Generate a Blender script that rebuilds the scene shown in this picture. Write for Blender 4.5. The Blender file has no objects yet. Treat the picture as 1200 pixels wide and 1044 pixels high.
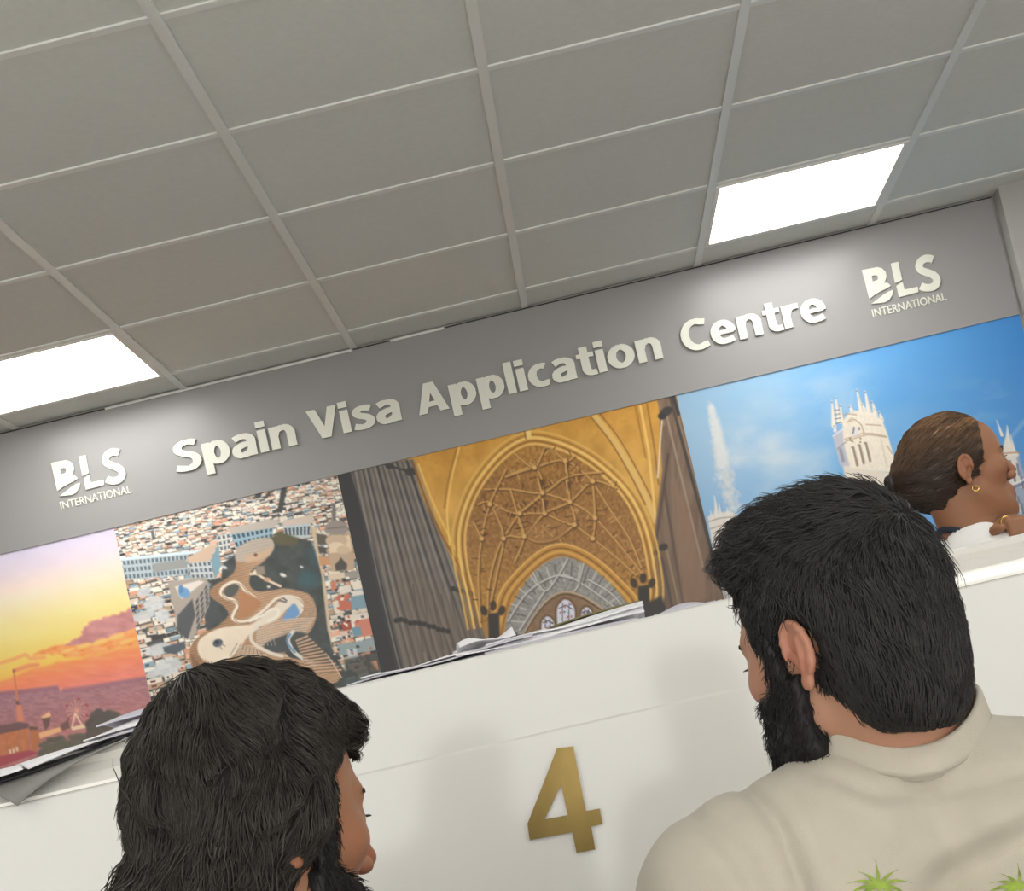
import bpy, bmesh, math, random
import numpy as np
from mathutils import Vector, Matrix
from mathutils.bvhtree import BVHTree

random.seed(7)
rng = np.random.default_rng(11)
scene = bpy.context.scene
COL = scene.collection
scene.view_settings.view_transform = 'Standard'
scene.view_settings.exposure = 0.0

# ------------------------------------------------------------------ camera
CZ = 1.12                                   # eye height above the floor
FPX, YAW, PITCH, ROLL = 2026.09, -0.0417, 0.0592, -0.2232
def cam_axes():
    cy, sy = math.cos(YAW), math.sin(YAW); cp, sp = math.cos(PITCH), math.sin(PITCH)
    f = np.array([sy*cp, cy*cp, sp]); rt = np.array([cy, -sy, 0.0]); up = np.cross(rt, f)
    cr, sr = math.cos(ROLL), math.sin(ROLL)
    return cr*rt + sr*up, -sr*rt + cr*up, f
AX, AY, AF = cam_axes()
def wp(px, py, Y):
    """point of the plane at depth Y that the photo shows at pixel px, py"""
    d = AX*(px-600)/FPX - AY*(py-800)/FPX + AF
    d = d*Y/d[1]
    return Vector((d[0], d[1], d[2]+CZ))
def topx(P):
    Q = P - np.array([0, 0, CZ]); z = Q @ AF
    return 600 + FPX*(Q @ AX)/z, 800 - FPX*(Q @ AY)/z

cam = bpy.data.cameras.new('camera'); cam_o = bpy.data.objects.new('camera', cam); COL.objects.link(cam_o)
M3 = Matrix((AX, AY, -AF)).transposed()
cam_o.matrix_world = Matrix.Translation((0, 0, CZ)) @ M3.to_4x4()
cam.sensor_fit = 'HORIZONTAL'; cam.sensor_width = 36; cam.lens = 36*FPX/1200
cam.shift_y = 278/1200; cam.clip_start = 0.02
scene.camera = cam_o

# ------------------------------------------------------------------ helpers
def s2l(c):
    c = np.asarray(c, float)/255.0
    return np.where(c <= 0.04045, c/12.92, ((c+0.055)/1.055)**2.4)
def mat(name, rgb, rough=0.6, var=0.06, scale=8.0, metal=0.0, bump=0.0, bscale=200.0, spec=0.5, coat=0.0, sss=0.0, sheen=0.0, stretch=None):
    """principled material whose colour is mottled by a noise texture"""
    m = bpy.data.materials.new(name); m.use_nodes = True
    nt = m.node_tree; N = nt.nodes; L = nt.links; b = N['Principled BSDF']
    tc = N.new('ShaderNodeTexCoord'); nz = N.new('ShaderNodeTexNoise'); nz.inputs['Scale'].default_value = scale
    nz.inputs['Detail'].default_value = 4
    src = tc.outputs['Object']
    if stretch:
        mp = N.new('ShaderNodeMapping'); mp.inputs['Scale'].default_value = stretch
        L.new(src, mp.inputs['Vector']); src = mp.outputs['Vector']
    L.new(src, nz.inputs['Vector'])
    rp = N.new('ShaderNodeValToRGB'); c = s2l(rgb)
    rp.color_ramp.elements[0].position = 0.3; rp.color_ramp.elements[1].position = 0.7
    rp.color_ramp.elements[0].color = (*(np.clip(c*(1-var), 0, 1)), 1); rp.color_ramp.elements[1].color = (*(np.clip(c*(1+var), 0, 1)), 1)
    L.new(nz.outputs['Fac'], rp.inputs['Fac']); L.new(rp.outputs['Color'], b.inputs['Base Color'])
    b.inputs['Roughness'].default_value = rough; b.inputs['Metallic'].default_value = metal
    b.inputs['Specular IOR Level'].default_value = spec
    b.inputs['Coat Weight'].default_value = coat; b.inputs['Coat Roughness'].default_value = 0.08
    if sss:
        b.inputs['Subsurface Weight'].default_value = sss; b.inputs['Subsurface Radius'].default_value = (0.012, 0.005, 0.003); b.inputs['Subsurface Scale'].default_value = 0.5
    if sheen: b.inputs['Sheen Weight'].default_value = sheen
    if bump:
        n2 = N.new('ShaderNodeTexNoise'); n2.inputs['Scale'].default_value = bscale; n2.inputs['Detail'].default_value = 3
        L.new(src, n2.inputs['Vector']); bp = N.new('ShaderNodeBump'); bp.inputs['Strength'].default_value = bump; bp.inputs['Distance'].default_value = 0.002
        L.new(n2.outputs['Fac'], bp.inputs['Height']); L.new(bp.outputs['Normal'], b.inputs['Normal'])
    return m
def mat_attr(name, rough=0.5, spec=0.4, sss=0.0, bump=0.0, bscale=300.0):
    """principled material fed by the colour attribute 'tint'"""
    m = bpy.data.materials.new(name); m.use_nodes = True
    nt = m.node_tree; N = nt.nodes; L = nt.links; b = N['Principled BSDF']
    a = N.new('ShaderNodeVertexColor'); a.layer_name = 'tint'
    L.new(a.outputs['Color'], b.inputs['Base Color']); b.inputs['Roughness'].default_value = rough
    b.inputs['Specular IOR Level'].default_value = spec
    if sss:
        b.inputs['Subsurface Weight'].default_value = sss; b.inputs['Subsurface Radius'].default_value = (0.012, 0.005, 0.003); b.inputs['Subsurface Scale'].default_value = 0.5
    if bump:
        n2 = N.new('ShaderNodeTexNoise'); n2.inputs['Scale'].default_value = bscale
        tc = N.new('ShaderNodeTexCoord'); L.new(tc.outputs['Object'], n2.inputs['Vector'])
        bp = N.new('ShaderNodeBump'); bp.inputs['Strength'].default_value = bump; bp.inputs['Distance'].default_value = 0.002
        L.new(n2.outputs['Fac'], bp.inputs['Height']); L.new(bp.outputs['Normal'], b.inputs['Normal'])
    return m
def mat_emit(name, rgb, strength):
    m = bpy.data.materials.new(name); m.use_nodes = True
    N = m.node_tree.nodes; L = m.node_tree.links; b = N['Principled BSDF']
    tc = N.new('ShaderNodeTexCoord'); nz = N.new('ShaderNodeTexNoise'); nz.inputs['Scale'].default_value = 3
    rp = N.new('ShaderNodeValToRGB'); c = np.asarray(rgb, float)
    rp.color_ramp.elements[0].color = (*(c*0.98), 1); rp.color_ramp.elements[1].color = (*c, 1)
    L.new(tc.outputs['Object'], nz.inputs['Vector']); L.new(nz.outputs['Fac'], rp.inputs['Fac'])
    L.new(rp.outputs['Color'], b.inputs['Emission Color']); b.inputs['Emission Strength'].default_value = strength
    b.inputs['Base Color'].default_value = (0.9, 0.9, 0.9, 1)
    return m

def tag(o, label=None, cat=None, group=None, kind=None):
    if label: o['label'] = label
    if cat: o['category'] = cat
    if group: o['group'] = group
    if kind: o['kind'] = kind
    return o
def link(name, me, m=None, parent=None):
    o = bpy.data.objects.new(name, me); COL.objects.link(o)
    if m is not None: me.materials.append(m)
    if parent is not None: o.parent = parent
    return o
def empty(name, loc=(0, 0, 0)):
    o = bpy.data.objects.new(name, None); COL.objects.link(o); o.location = loc; o.empty_display_size = 0.1
    return o
def from_arrays(name, V, F, smooth=False):
    me = bpy.data.meshes.new(name); V = np.asarray(V, np.float32); F = np.asarray(F, np.int32)
    n, k = F.shape
    me.vertices.add(len(V)); me.vertices.foreach_set('co', V.ravel())
    me.loops.add(n*k); me.loops.foreach_set('vertex_index', F.ravel())
    me.polygons.add(n); me.polygons.foreach_set('loop_start', np.arange(0, n*k, k, dtype=np.int32))
    try: me.polygons.foreach_set('loop_total', np.full(n, k, np.int32))
    except Exception: pass
    me.update(calc_edges=True)
    if smooth: me.polygons.foreach_set('use_smooth', np.ones(n, bool))
    me.validate(); return me
def set_tint(me, C):
    a = me.color_attributes.new('tint', 'FLOAT_COLOR', 'POINT')
    a.data.foreach_set('color', np.concatenate([C, np.ones((len(C), 1))], 1).astype(np.float32).ravel())
def bm_mesh(name, bm, smooth=False):
    bmesh.ops.recalc_face_normals(bm, faces=bm.faces)
    me = bpy.data.meshes.new(name); bm.to_mesh(me); bm.free()
    if smooth:
        for p in me.polygons: p.use_smooth = True
    return me
def add_box(bm, x0, x1, y0, y1, z0, z1, bev=0.0):
    r = bmesh.ops.create_cube(bm, size=1.0)
    bmesh.ops.scale(bm, vec=(x1-x0, y1-y0, z1-z0), verts=r['verts'])
    bmesh.ops.translate(bm, vec=((x0+x1)/2, (y0+y1)/2, (z0+z1)/2), verts=r['verts'])
    if bev > 0:
        es = list({e for v in r['verts'] for e in v.link_edges})
        bmesh.ops.bevel(bm, geom=es, offset=bev, segments=2, affect='EDGES', profile=0.5)
def box(name, x0, x1, y0, y1, z0, z1, m, parent=None, bev=0.0):
    bm = bmesh.new(); add_box(bm, x0, x1, y0, y1, z0, z1, bev)
    return link(name, bm_mesh(name, bm), m, parent)
def extrude_profile(name, prof, x0, x1, m, parent=None, smooth=False, closed=True):
    """profile of (y, z) points swept along x"""
    bm = bmesh.new()
    A = [bm.verts.new((x0, y, z)) for y, z in prof]; B = [bm.verts.new((x1, y, z)) for y, z in prof]
    n = len(prof)
    for i in range(n if closed else n-1):
        f = bm.faces.new((A[i], A[(i+1) % n], B[(i+1) % n], B[i])); f.smooth = smooth
    if closed:
        bm.faces.new(A); bm.faces.new(B[::-1])
    return link(name, bm_mesh(name, bm), m, parent)
def prism(name, pts, y0, y1, m, parent=None, bev=0.0):
    """polygon in the x-z plane extruded from y0 to y1"""
    bm = bmesh.new()
    A = [bm.verts.new((x, y0, z)) for x, z in pts]; B = [bm.verts.new((x, y1, z)) for x, z in pts]
    n = len(pts)
    for i in range(n): bm.faces.new((A[i], A[(i+1) % n], B[(i+1) % n], B[i]))
    bm.faces.new(A); bm.faces.new(B[::-1])
    if bev:
        es = [e for e in bm.edges if len(e.link_faces) == 2 and e.calc_face_angle(0) > 1.0 and abs(e.verts[0].co.y-e.verts[1].co.y) < 1e-6]
        bmesh.ops.bevel(bm, geom=es, offset=bev, segments=1, affect='EDGES')
    bmesh.ops.triangulate(bm, faces=[f for f in bm.faces if len(f.verts) > 4])
    return link(name, bm_mesh(name, bm), m, parent)

# ------------------------------------------------------------------ room shell
YW = 5.815; ZC = CZ+1.5796
X0, T = -1.1175, 0.6                         # ceiling module
YT = 5.598                                   # last full tile edge before the wall
M_wall = mat('painted_wall', (176, 173, 168), 0.75, 0.03, 3)
M_wallw = mat('painted_white_wall', (214, 212, 206), 0.75, 0.03, 3)
M_floor = mat('vinyl_floor', (206, 204, 200), 0.55, 0.05, 14)
M_tile = mat('ceiling_tile_mineral', (214, 214, 208), 0.9, 0.025, 60, bump=0.25, bscale=350, spec=0.2)
M_grid = mat('ceiling_grid_enamel', (224, 224, 219), 0.45, 0.015, 5)
M_gap_shade = mat('gap_shadow', (52, 52, 52), 0.9, 0.1, 6)  # dark paint for the shade in the gap along the wall
M_trimw = mat('white_trim', (232, 231, 226), 0.5, 0.02, 6)

def struct(o): o['kind'] = 'structure'; return o
WORLD = 3.6
XL, XR, YB = -4.1175, 3.6825, -3.402
struct(box('floor', XL-.1, XR+.1, YB-.1, YW+.1, -0.1, 0.0, M_floor))
struct(box('wall_back', XL-.1, XR+.1, YW, YW+.12, 0.0, ZC+.2, M_wall))
struct(box('wall_left', XL-.1, XL, YB-.1, YW, 0.0, ZC+.2, M_wallw))
struct(box('wall_right', XR, XR+.1, YB-.1, YW, 0.0, ZC+.2, M_wallw))
# the far end behind the viewer is left open: added world light fills the room from there
struct(box('wall_front', XL-.1, XR+.1, YB-.12, YB, 0.0, .35, M_wallw))
w = bpy.data.worlds.new('fill_world'); scene.world = w; w.use_nodes = True  # world light added as fill for murals and ceiling
_n = w.node_tree.nodes; _bg = _n['Background']; _sky = _n.new('ShaderNodeTexSky'); _sky.sky_type = 'HOSEK_WILKIE'; _sky.turbidity = 9
_mx = _n.new('ShaderNodeMixRGB'); _mx.inputs['Fac'].default_value = .06; _mx.inputs['Color1'].default_value = (1, .99, .972, 1)
w.node_tree.links.new(_sky.outputs['Color'], _mx.inputs['Color2']); w.node_tree.links.new(_mx.outputs['Color'], _bg.inputs['Color'])
_bg.inputs['Strength'].default_value = WORLD
# angled return wall right of the sign
a = math.radians(-17); ca, sa = math.cos(a), math.sin(a)
p0 = (1.702, YW-.075); L1 = 1.6
pr = [(p0[0], YW), p0, (p0[0]+.012, p0[1]-.006), (p0[0]+L1*ca, p0[1]+L1*sa), (p0[0]+L1*ca, YW)]
bm = bmesh.new()
A_ = [bm.verts.new((x, y, 0)) for x, y in pr]; B_ = [bm.verts.new((x, y, ZC+.02)) for x, y in pr]
for i in range(len(pr)): bm.faces.new((A_[i], A_[(i+1) % len(pr)], B_[(i+1) % len(pr)], B_[i]))
bm.faces.new(A_); bm.faces.new(B_[::-1])
struct(link('wall_return', bm_mesh('wall_return', bm), M_wall))

LIGHTS = []                                   # (x0, y0) of the 600 mm panels
for r in range(4):
    y0 = YT-.6-2.4*r
    for k in (-5, -1, 3, 7):
        x0 = X0+T*k
        if XL < x0 < XR-.5: LIGHTS.append((x0, y0))
lit = {(round(x, 3), round(y, 3)) for x, y in LIGHTS}
bm = bmesh.new(); g = bmesh.new()
ks = range(-5, 8); js = range(-1, 15)
for k in ks:
    for j in js:
        x0 = X0+T*k; y1 = YT-T*j; y0 = y1-T
        if j == -1: y0, y1 = YT, YW
        if (round(x0, 3), round(y0, 3)) in lit: continue
        add_box(bm, x0+.004, x0+T-.004, y0+.003, y1-.003, ZC+.006, ZC+.02)
add_box(bm, XL-.1, XR+.1, YB-.1, YW+.1, ZC+.16, ZC+.2)
struct(link('ceiling', bm_mesh('ceiling', bm), M_tile))
for k in range(-5, 9):
    add_box(g, X0+T*k-.012, X0+T*k+.012, YB, YW, ZC-.0005, ZC+.0058)
for j in range(0, 15):
    add_box(g, XL, XR, YT-T*j-.012, YT-T*j+.012, ZC+.0012, ZC+.0058)
struct(link('trim_1', bm_mesh('trim_1', g), M_grid))
# wall angle: white where it is fixed tight, elsewhere a dark strip painted as the shadow gap
bm = bmesh.new()
for (pa, pb) in (((125, 482), (412, 410)), ((458, 400), (520, 383))):
    add_box(bm, wp(*pa, YW).x, wp(*pb, YW).x, YW-.016, YW, ZC-.0075, ZC-.001)
struct(link('trim_2', bm_mesh('trim_2', bm), M_trimw))
bm = bmesh.new()
for (pa, pb) in (((-60, 525), (124, 482)), ((414, 410), (457, 400)), ((521, 383), (1160, 229))):
    add_box(bm, wp(*pa, YW).x, wp(*pb, YW).x, YW-.013, YW, ZC-.005, ZC-.001)
struct(link('trim_3', bm_mesh('trim_3', bm), M_gap_shade))

# ------------------------------------------------------------------ ceiling light panels
M_diff = mat_emit('light_diffuser', (1.0, 0.992, 0.978), 9.3)
M_lframe = mat('light_frame_enamel', (228, 222, 212), 0.4, 0.02, 5)
frame_me = diff_me = None
LNAMES = {(-1, 0): 'square ceiling light panel glowing at the left edge above the left end of the sign',
          (3, 0): 'square ceiling light panel glowing above the right half of the sign'}
for i, (x0, y0) in enumerate(LIGHTS):
    root = empty('ceiling_light', (x0+.3, y0+.3, ZC))
    k, r = round((x0-X0)/T), round((YT-.6-y0)/2.4)
    tag(root, LNAMES.get((k, r), 'square flush ceiling light panel beyond the edges of the picture'), 'ceiling light', 'flush square light panels in the ceiling')
    if frame_me is None:
        bm = bmesh.new(); w = .288; h = .274
        for sx in (-1, 1):
            add_box(bm, min(sx*h, sx*w), max(sx*h, sx*w), -w, w, -.0025, .012, .001)
            add_box(bm, -h, h, min(sx*h, sx*w), max(sx*h, sx*w), -.0025, .012, .001)
        frame_me = bm_mesh('light_frame', bm); frame_me.materials.append(M_lframe)
        bm = bmesh.new(); add_box(bm, -h, h, -h, h, .003, .010); diff_me = bm_mesh('light_diffuser', bm); diff_me.materials.append(M_diff)
    link('frame', frame_me, None, root); link('diffuser', diff_me, None, root)
# ------------------------------------------------------------------ sign board with lettering
ZM = CZ+1.168                                 # top of the murals / bottom of the board
M_board = mat('grey_vinyl_board', (153, 151, 149), 0.32, 0.015, 2, spec=0.6)
M_let = mat('cream_acrylic', (232, 231, 217), 0.35, 0.01, 4)
sign = empty('fascia_sign', (-0.45, YW, ZM))
tag(sign, 'long grey sign board with raised cream lettering along the top of the wall', 'sign')
def child(o, root):
    o.parent = root; o.matrix_parent_inverse = Matrix.Translation(root.location).inverted(); return o
child(box('board', -3.2, 1.692, YW-.011, YW-.0005, ZM, ZC-.004, M_board, None, .001), sign)
YS = YW-.011

# bold humanist capitals and small letters built from strokes (cap height 100)
def ell_arc(cx, cy, rx, ry, a0, a1, n=26):
    return [(cx+rx*math.cos(math.radians(a0+(a1-a0)*i/n)), cy+ry*math.sin(math.radians(a0+(a1-a0)*i/n))) for i in range(n+1)]
def sm(pts, n=7):
    P = [np.array(p, float) for p in pts]; out = []; N = len(P)
    for i in range(N-1):
        a_, b_, c_, d_ = P[max(i-1, 0)], P[i], P[i+1], P[min(i+2, N-1)]
        for k in range(n):
            t = k/n; out.append(tuple(.5*(2*b_+(c_-a_)*t+(2*a_-5*b_+4*c_-d_)*t*t+(3*b_-a_-3*c_+d_)*t**3)))
    return out+[tuple(P[-1])]
def bar(x0, x1, y0, y1): return ('q', [(x0, y0), (x1, y0), (x1, y1), (x0, y1)])
def leg(a_, b_, c_, d_): return ('q', [a_, b_, c_, d_])
GL = {'i': (22, [bar(0, 22, 0, 75), bar(-1, 23, 84, 104)]), 'l': (22, [bar(0, 22, 0, 105)]),
 'n': (65, [bar(0, 22, 0, 75), ('s', sm([(12, 46), (18, 60), (32, 67), (46, 64), (54, 50), (54, 24), (54, 0)]))]),
 'r': (46, [bar(0, 22, 0, 75), ('s', sm([(12, 42), (18, 58), (30, 66), (47, 66)]))]),
 'p': (68, [bar(0, 22, -30, 75), ('s', ell_arc(38, 37.5, 20, 30, -180, 180, 40))]),
 'o': (68, [('s', ell_arc(34, 37.5, 24, 30.5, 0, 360, 44))]),
 'c': (54, [('s', ell_arc(35, 37.5, 25, 30.5, 62, 298)+[(52, 9)])]),
 'e': (66, [('s', ell_arc(34, 37.5, 23, 30.5, -6, 285)+[(46, 8), (60, 12)]), bar(14, 62, 31, 44)]),
 'a': (62, [('s', sm([(8, 62), (24, 68), (42, 66), (51, 54), (51, 30), (51, 0)])), ('s', sm([(50, 41), (30, 40), (14, 33), (10, 21), (16, 9), (28, 7), (42, 12), (50, 22)]))]),
 's': (54, [('s', sm([(50, 63), (36, 68), (20, 66), (12, 57), (18, 46), (34, 38), (44, 28), (43, 14), (30, 7), (16, 7), (2, 12)]))]),
 't': (47, [('s', sm([(21, 96), (21, 60), (21, 26), (25, 12), (36, 7), (47, 8)])), bar(0, 46, 60, 75)]),
 'S': (66, [('s', sm([(61, 87), (46, 93), (28, 92), (15, 83), (15, 68), (28, 57), (46, 48), (56, 36), (55, 19), (42, 8), (24, 7), (2, 14)]))]),
 'C': (72, [('s', [(71, 86)]+ell_arc(44, 50, 33, 43, 66, 294)+[(71, 14)])]),
 'A': (82, [leg((0, 0), (24, 0), (50, 100), (28, 100)), leg((82, 0), (58, 0), (32, 100), (54, 100)), bar(16, 66, 20, 37)]),
 'V': (80, [leg((0, 100), (24, 100), (50, 0), (28, 0)), leg((80, 100), (56, 100), (30, 0), (52, 0))])}
M_lets = mat('cream_acrylic_shaded_edge', (150, 142, 128), 0.5, 0.02, 4)  # darker sides: the shadow outline of the letters is in the colour
def sign_letter(ch, x0, sx, zb, sz, depth, root):
    bm = bmesh.new()
    def pt(p, y): return bm.verts.new((x0+p[0]*sx, y, zb+p[1]*sz))
    for si, (kind, P) in enumerate(GL[ch][1]):
        yf, yb = YS-depth+.0004*si, YS-.0003
        if kind == 'q':
            A = [pt(p, yf) for p in P]; B = [pt(p, yb) for p in P]; bm.faces.new(A)
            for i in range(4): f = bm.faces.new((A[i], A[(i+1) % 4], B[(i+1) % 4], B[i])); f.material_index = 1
        else:
            Q = np.array(P, float); d = np.gradient(Q, axis=0)
            if np.hypot(*(Q[0]-Q[-1])) < 1e-3: d[0] = d[-1] = Q[1]-Q[-2]
            d /= np.linalg.norm(d, axis=1)[:, None]; n = np.stack([-d[:, 1], d[:, 0]], 1)
            w = (np.abs(d[:, 1])*22+np.abs(d[:, 0])*16.5)/np.maximum(1, np.abs(d[:, 0])+np.abs(d[:, 1])-.12)/2
            Lf = [pt(q, yf) for q in Q+n*w[:, None]]; Rf = [pt(q, yf) for q in Q-n*w[:, None]]
            Lb = [pt(q, yb) for q in Q+n*w[:, None]]; Rb = [pt(q, yb) for q in Q-n*w[:, None]]
            for i in range(len(Q)-1):
                bm.faces.new((Lf[i], Lf[i+1], Rf[i+1], Rf[i]))
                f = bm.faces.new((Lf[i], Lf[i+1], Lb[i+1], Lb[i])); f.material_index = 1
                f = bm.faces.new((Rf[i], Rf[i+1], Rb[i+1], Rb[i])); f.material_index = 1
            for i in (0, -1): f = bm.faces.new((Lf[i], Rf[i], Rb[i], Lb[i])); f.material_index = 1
    o = link('letter', bm_mesh('letter', bm), M_let); o.data.materials.append(M_lets); child(o, root)
def sign_word(s, xa, xb, zb, cap, depth, root):
    pen = 0; pos = []
    for ch in s: pos.append(pen); pen += GL[ch][0]+(8 if ch not in 'Vrt' else 4)
    tot = pos[-1]+GL[s[-1]][0]; sx = (xb-xa)/tot
    for ch, p in zip(s, pos): sign_letter(ch, xa+p*sx, sx, zb, cap/100, depth, root)
_gc = {}
def glyph(ch, offset, ext):
    """mesh of one character of the built-in font, in the x-y plane, size 1, with its advance"""
    k = (ch, offset, ext)
    if k in _gc: return _gc[k]
    def mk(s, off=offset, e=ext):
        cu = bpy.data.curves.new('t', 'FONT'); cu.body = s; cu.size = 1; cu.offset = off; cu.extrude = e; cu.resolution_u = 6
        ob = bpy.data.objects.new('t', cu); me = bpy.data.meshes.new_from_object(ob)
        bpy.data.objects.remove(ob); bpy.data.curves.remove(cu); return me
    def width(s):
        me = mk(s, 0.0, 0.0); xs = [v.co.x for v in me.vertices]; bpy.data.meshes.remove(me); return max(xs)-min(xs)
    me = mk(ch); adv = width('H'+ch+'H')-width('HH')
    V = np.array([v.co[:] for v in me.vertices]); F = [tuple(p.vertices) for p in me.polygons]
    bpy.data.meshes.remove(me)
    _gc[k] = (V, F, adv); return _gc[k]
def lay_text(s, xa, xb, zbase, size, depth, offset, root, name, m, track=0.0):
    """lay s from x = xa to xb on the sign face, one mesh per letter"""
    pen = 0; items = []
    for ch in s:
        V, F, adv = glyph(ch, offset, 0.5)
        items.append((V, F, pen, ch)); pen += adv+track
    lo = items[0][0][:, 0].min(); hi = items[-1][0][:, 0].max()+items[-1][2]
    sx = (xb-xa)/(hi-lo); out = []
    for V, F, p, ch in items:
        W = np.stack([xa+(V[:, 0]+p-lo)*sx, YS-depth/2-V[:, 2]*depth-.0003, zbase+V[:, 1]*size], 1)
        me = bpy.data.meshes.new(name); me.from_pydata(W.tolist(), [], F)
        o = link(name, me, m); child(o, root); out.append(o)
    return out
for word, a_, b_ in (('Spain', (206, 540), (350, 522)), ('Visa', (361, 492), (472, 492)), ('Application', (491, 484), (777, 419)), ('Centre', (797, 394), (968, 372))):
    sign_word(word, wp(*a_, YW).x, wp(*b_, YW).x, CZ+1.3, .1035, .010, sign)
# logo: B and L cut by a rising swoosh, S, and a line of small capitals
def zl(x, y): p = wp(980+x/5.218, 200+y/5.218, YW); return (p.x, p.z)
LOGO = {'letter_b': [[(152, 616), (246, 598), (275, 606), (297, 628), (303, 655), (295, 682), (286, 694), (308, 694), (328, 712), (300, 730), (262, 748), (228, 768), (198, 792)]],
        'swoosh': [[(212, 822), (250, 792), (288, 764), (318, 745), (342, 738), (338, 768), (318, 800), (290, 814)]],
        'letter_l': [[(327, 576), (374, 566), (398, 676), (378, 686), (355, 696)], [(363, 712), (400, 688), (412, 736), (492, 718), (497, 750), (380, 782)]]}
HOLE = [(212, 652), (232, 647), (246, 650), (252, 662), (246, 678), (218, 686)]
HOLE2 = [(220, 716), (252, 706), (262, 716), (246, 730), (226, 744)]
def ring_prism(bm, outer, holes, y0, y1):
    """flat plate with holes"""
    from mathutils.geometry import tessellate_polygon
    loops = [outer]+holes
    tri = tessellate_polygon([[Vector((x, 0, z)) for x, z in l] for l in loops])
    flat = [p for l in loops for p in l]
    A = [bm.verts.new((x, y0, z)) for x, z in flat]; B = [bm.verts.new((x, y1, z)) for x, z in flat]
    for t in tri:
        try: bm.faces.new([A[i] for i in t]); bm.faces.new([B[i] for i in t][::-1])
        except ValueError: pass
    k = 0
    for l in loops:
        n = len(l)
        for i in range(n): bm.faces.new((A[k+i], A[k+(i+1) % n], B[k+(i+1) % n], B[k+i]))
        k += n
def s_stroke():
    pts = [(590, 548), (566, 530), (535, 526), (503, 545), (484, 580), (486, 612), (512, 632), (552, 640), (596, 640), (622, 660), (622, 695), (600, 725), (562, 738), (528, 734), (505, 722)]
    # centre line with half width 20, smoothed
    c = [(585, 552), (565, 545), (540, 545), (512, 560), (498, 590), (506, 614), (530, 626), (565, 636), (598, 652), (612, 680), (604, 705), (582, 722), (552, 726), (528, 722), (510, 714)]
    P = np.array(c, float); t = np.linspace(0, len(P)-1, 61)
    Q = np.stack([np.interp(t, range(len(P)), P[:, i]) for i in (0, 1)], 1)
    for _ in range(3): Q[1:-1] = (Q[:-2]+2*Q[1:-1]+Q[2:])/4
    d = np.gradient(Q, axis=0); n = np.stack([-d[:, 1], d[:, 0]], 1)/np.linalg.norm(d, axis=1)[:, None]
    return [tuple(p) for p in Q+n*23]+[tuple(p) for p in (Q-n*23)[::-1]]
def logo(dx, root):
    def conv(l): return [(x+dx, z) for x, z in (zl(*p) for p in l)]
    for nm, polys in LOGO.items():
        bm = bmesh.new()
        for pl in polys: ring_prism(bm, conv(pl), [conv(HOLE)] if nm == 'letter_b' else [], YS-.007, YS-.0003)
        child(link('swoosh' if nm == 'swoosh' else 'letter', bm_mesh(nm, bm), M_let), root)
    bm = bmesh.new(); ring_prism(bm, conv(s_stroke()), [], YS-.007, YS-.0003)
    child(link('letter', bm_mesh('letter', bm), M_let), root)
    xa, za = zl(222, 902); xb, zb = zl(672, 797)
    lay_text('INTERNATIONAL', xa+dx, xb+dx, (za+zb)/2, .0385, .004, .008, root, 'letter', M_let)
logo(0.0, sign)
logo(wp(62, 546.5, YW).x-wp(1009, 318, YW).x, sign)

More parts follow.
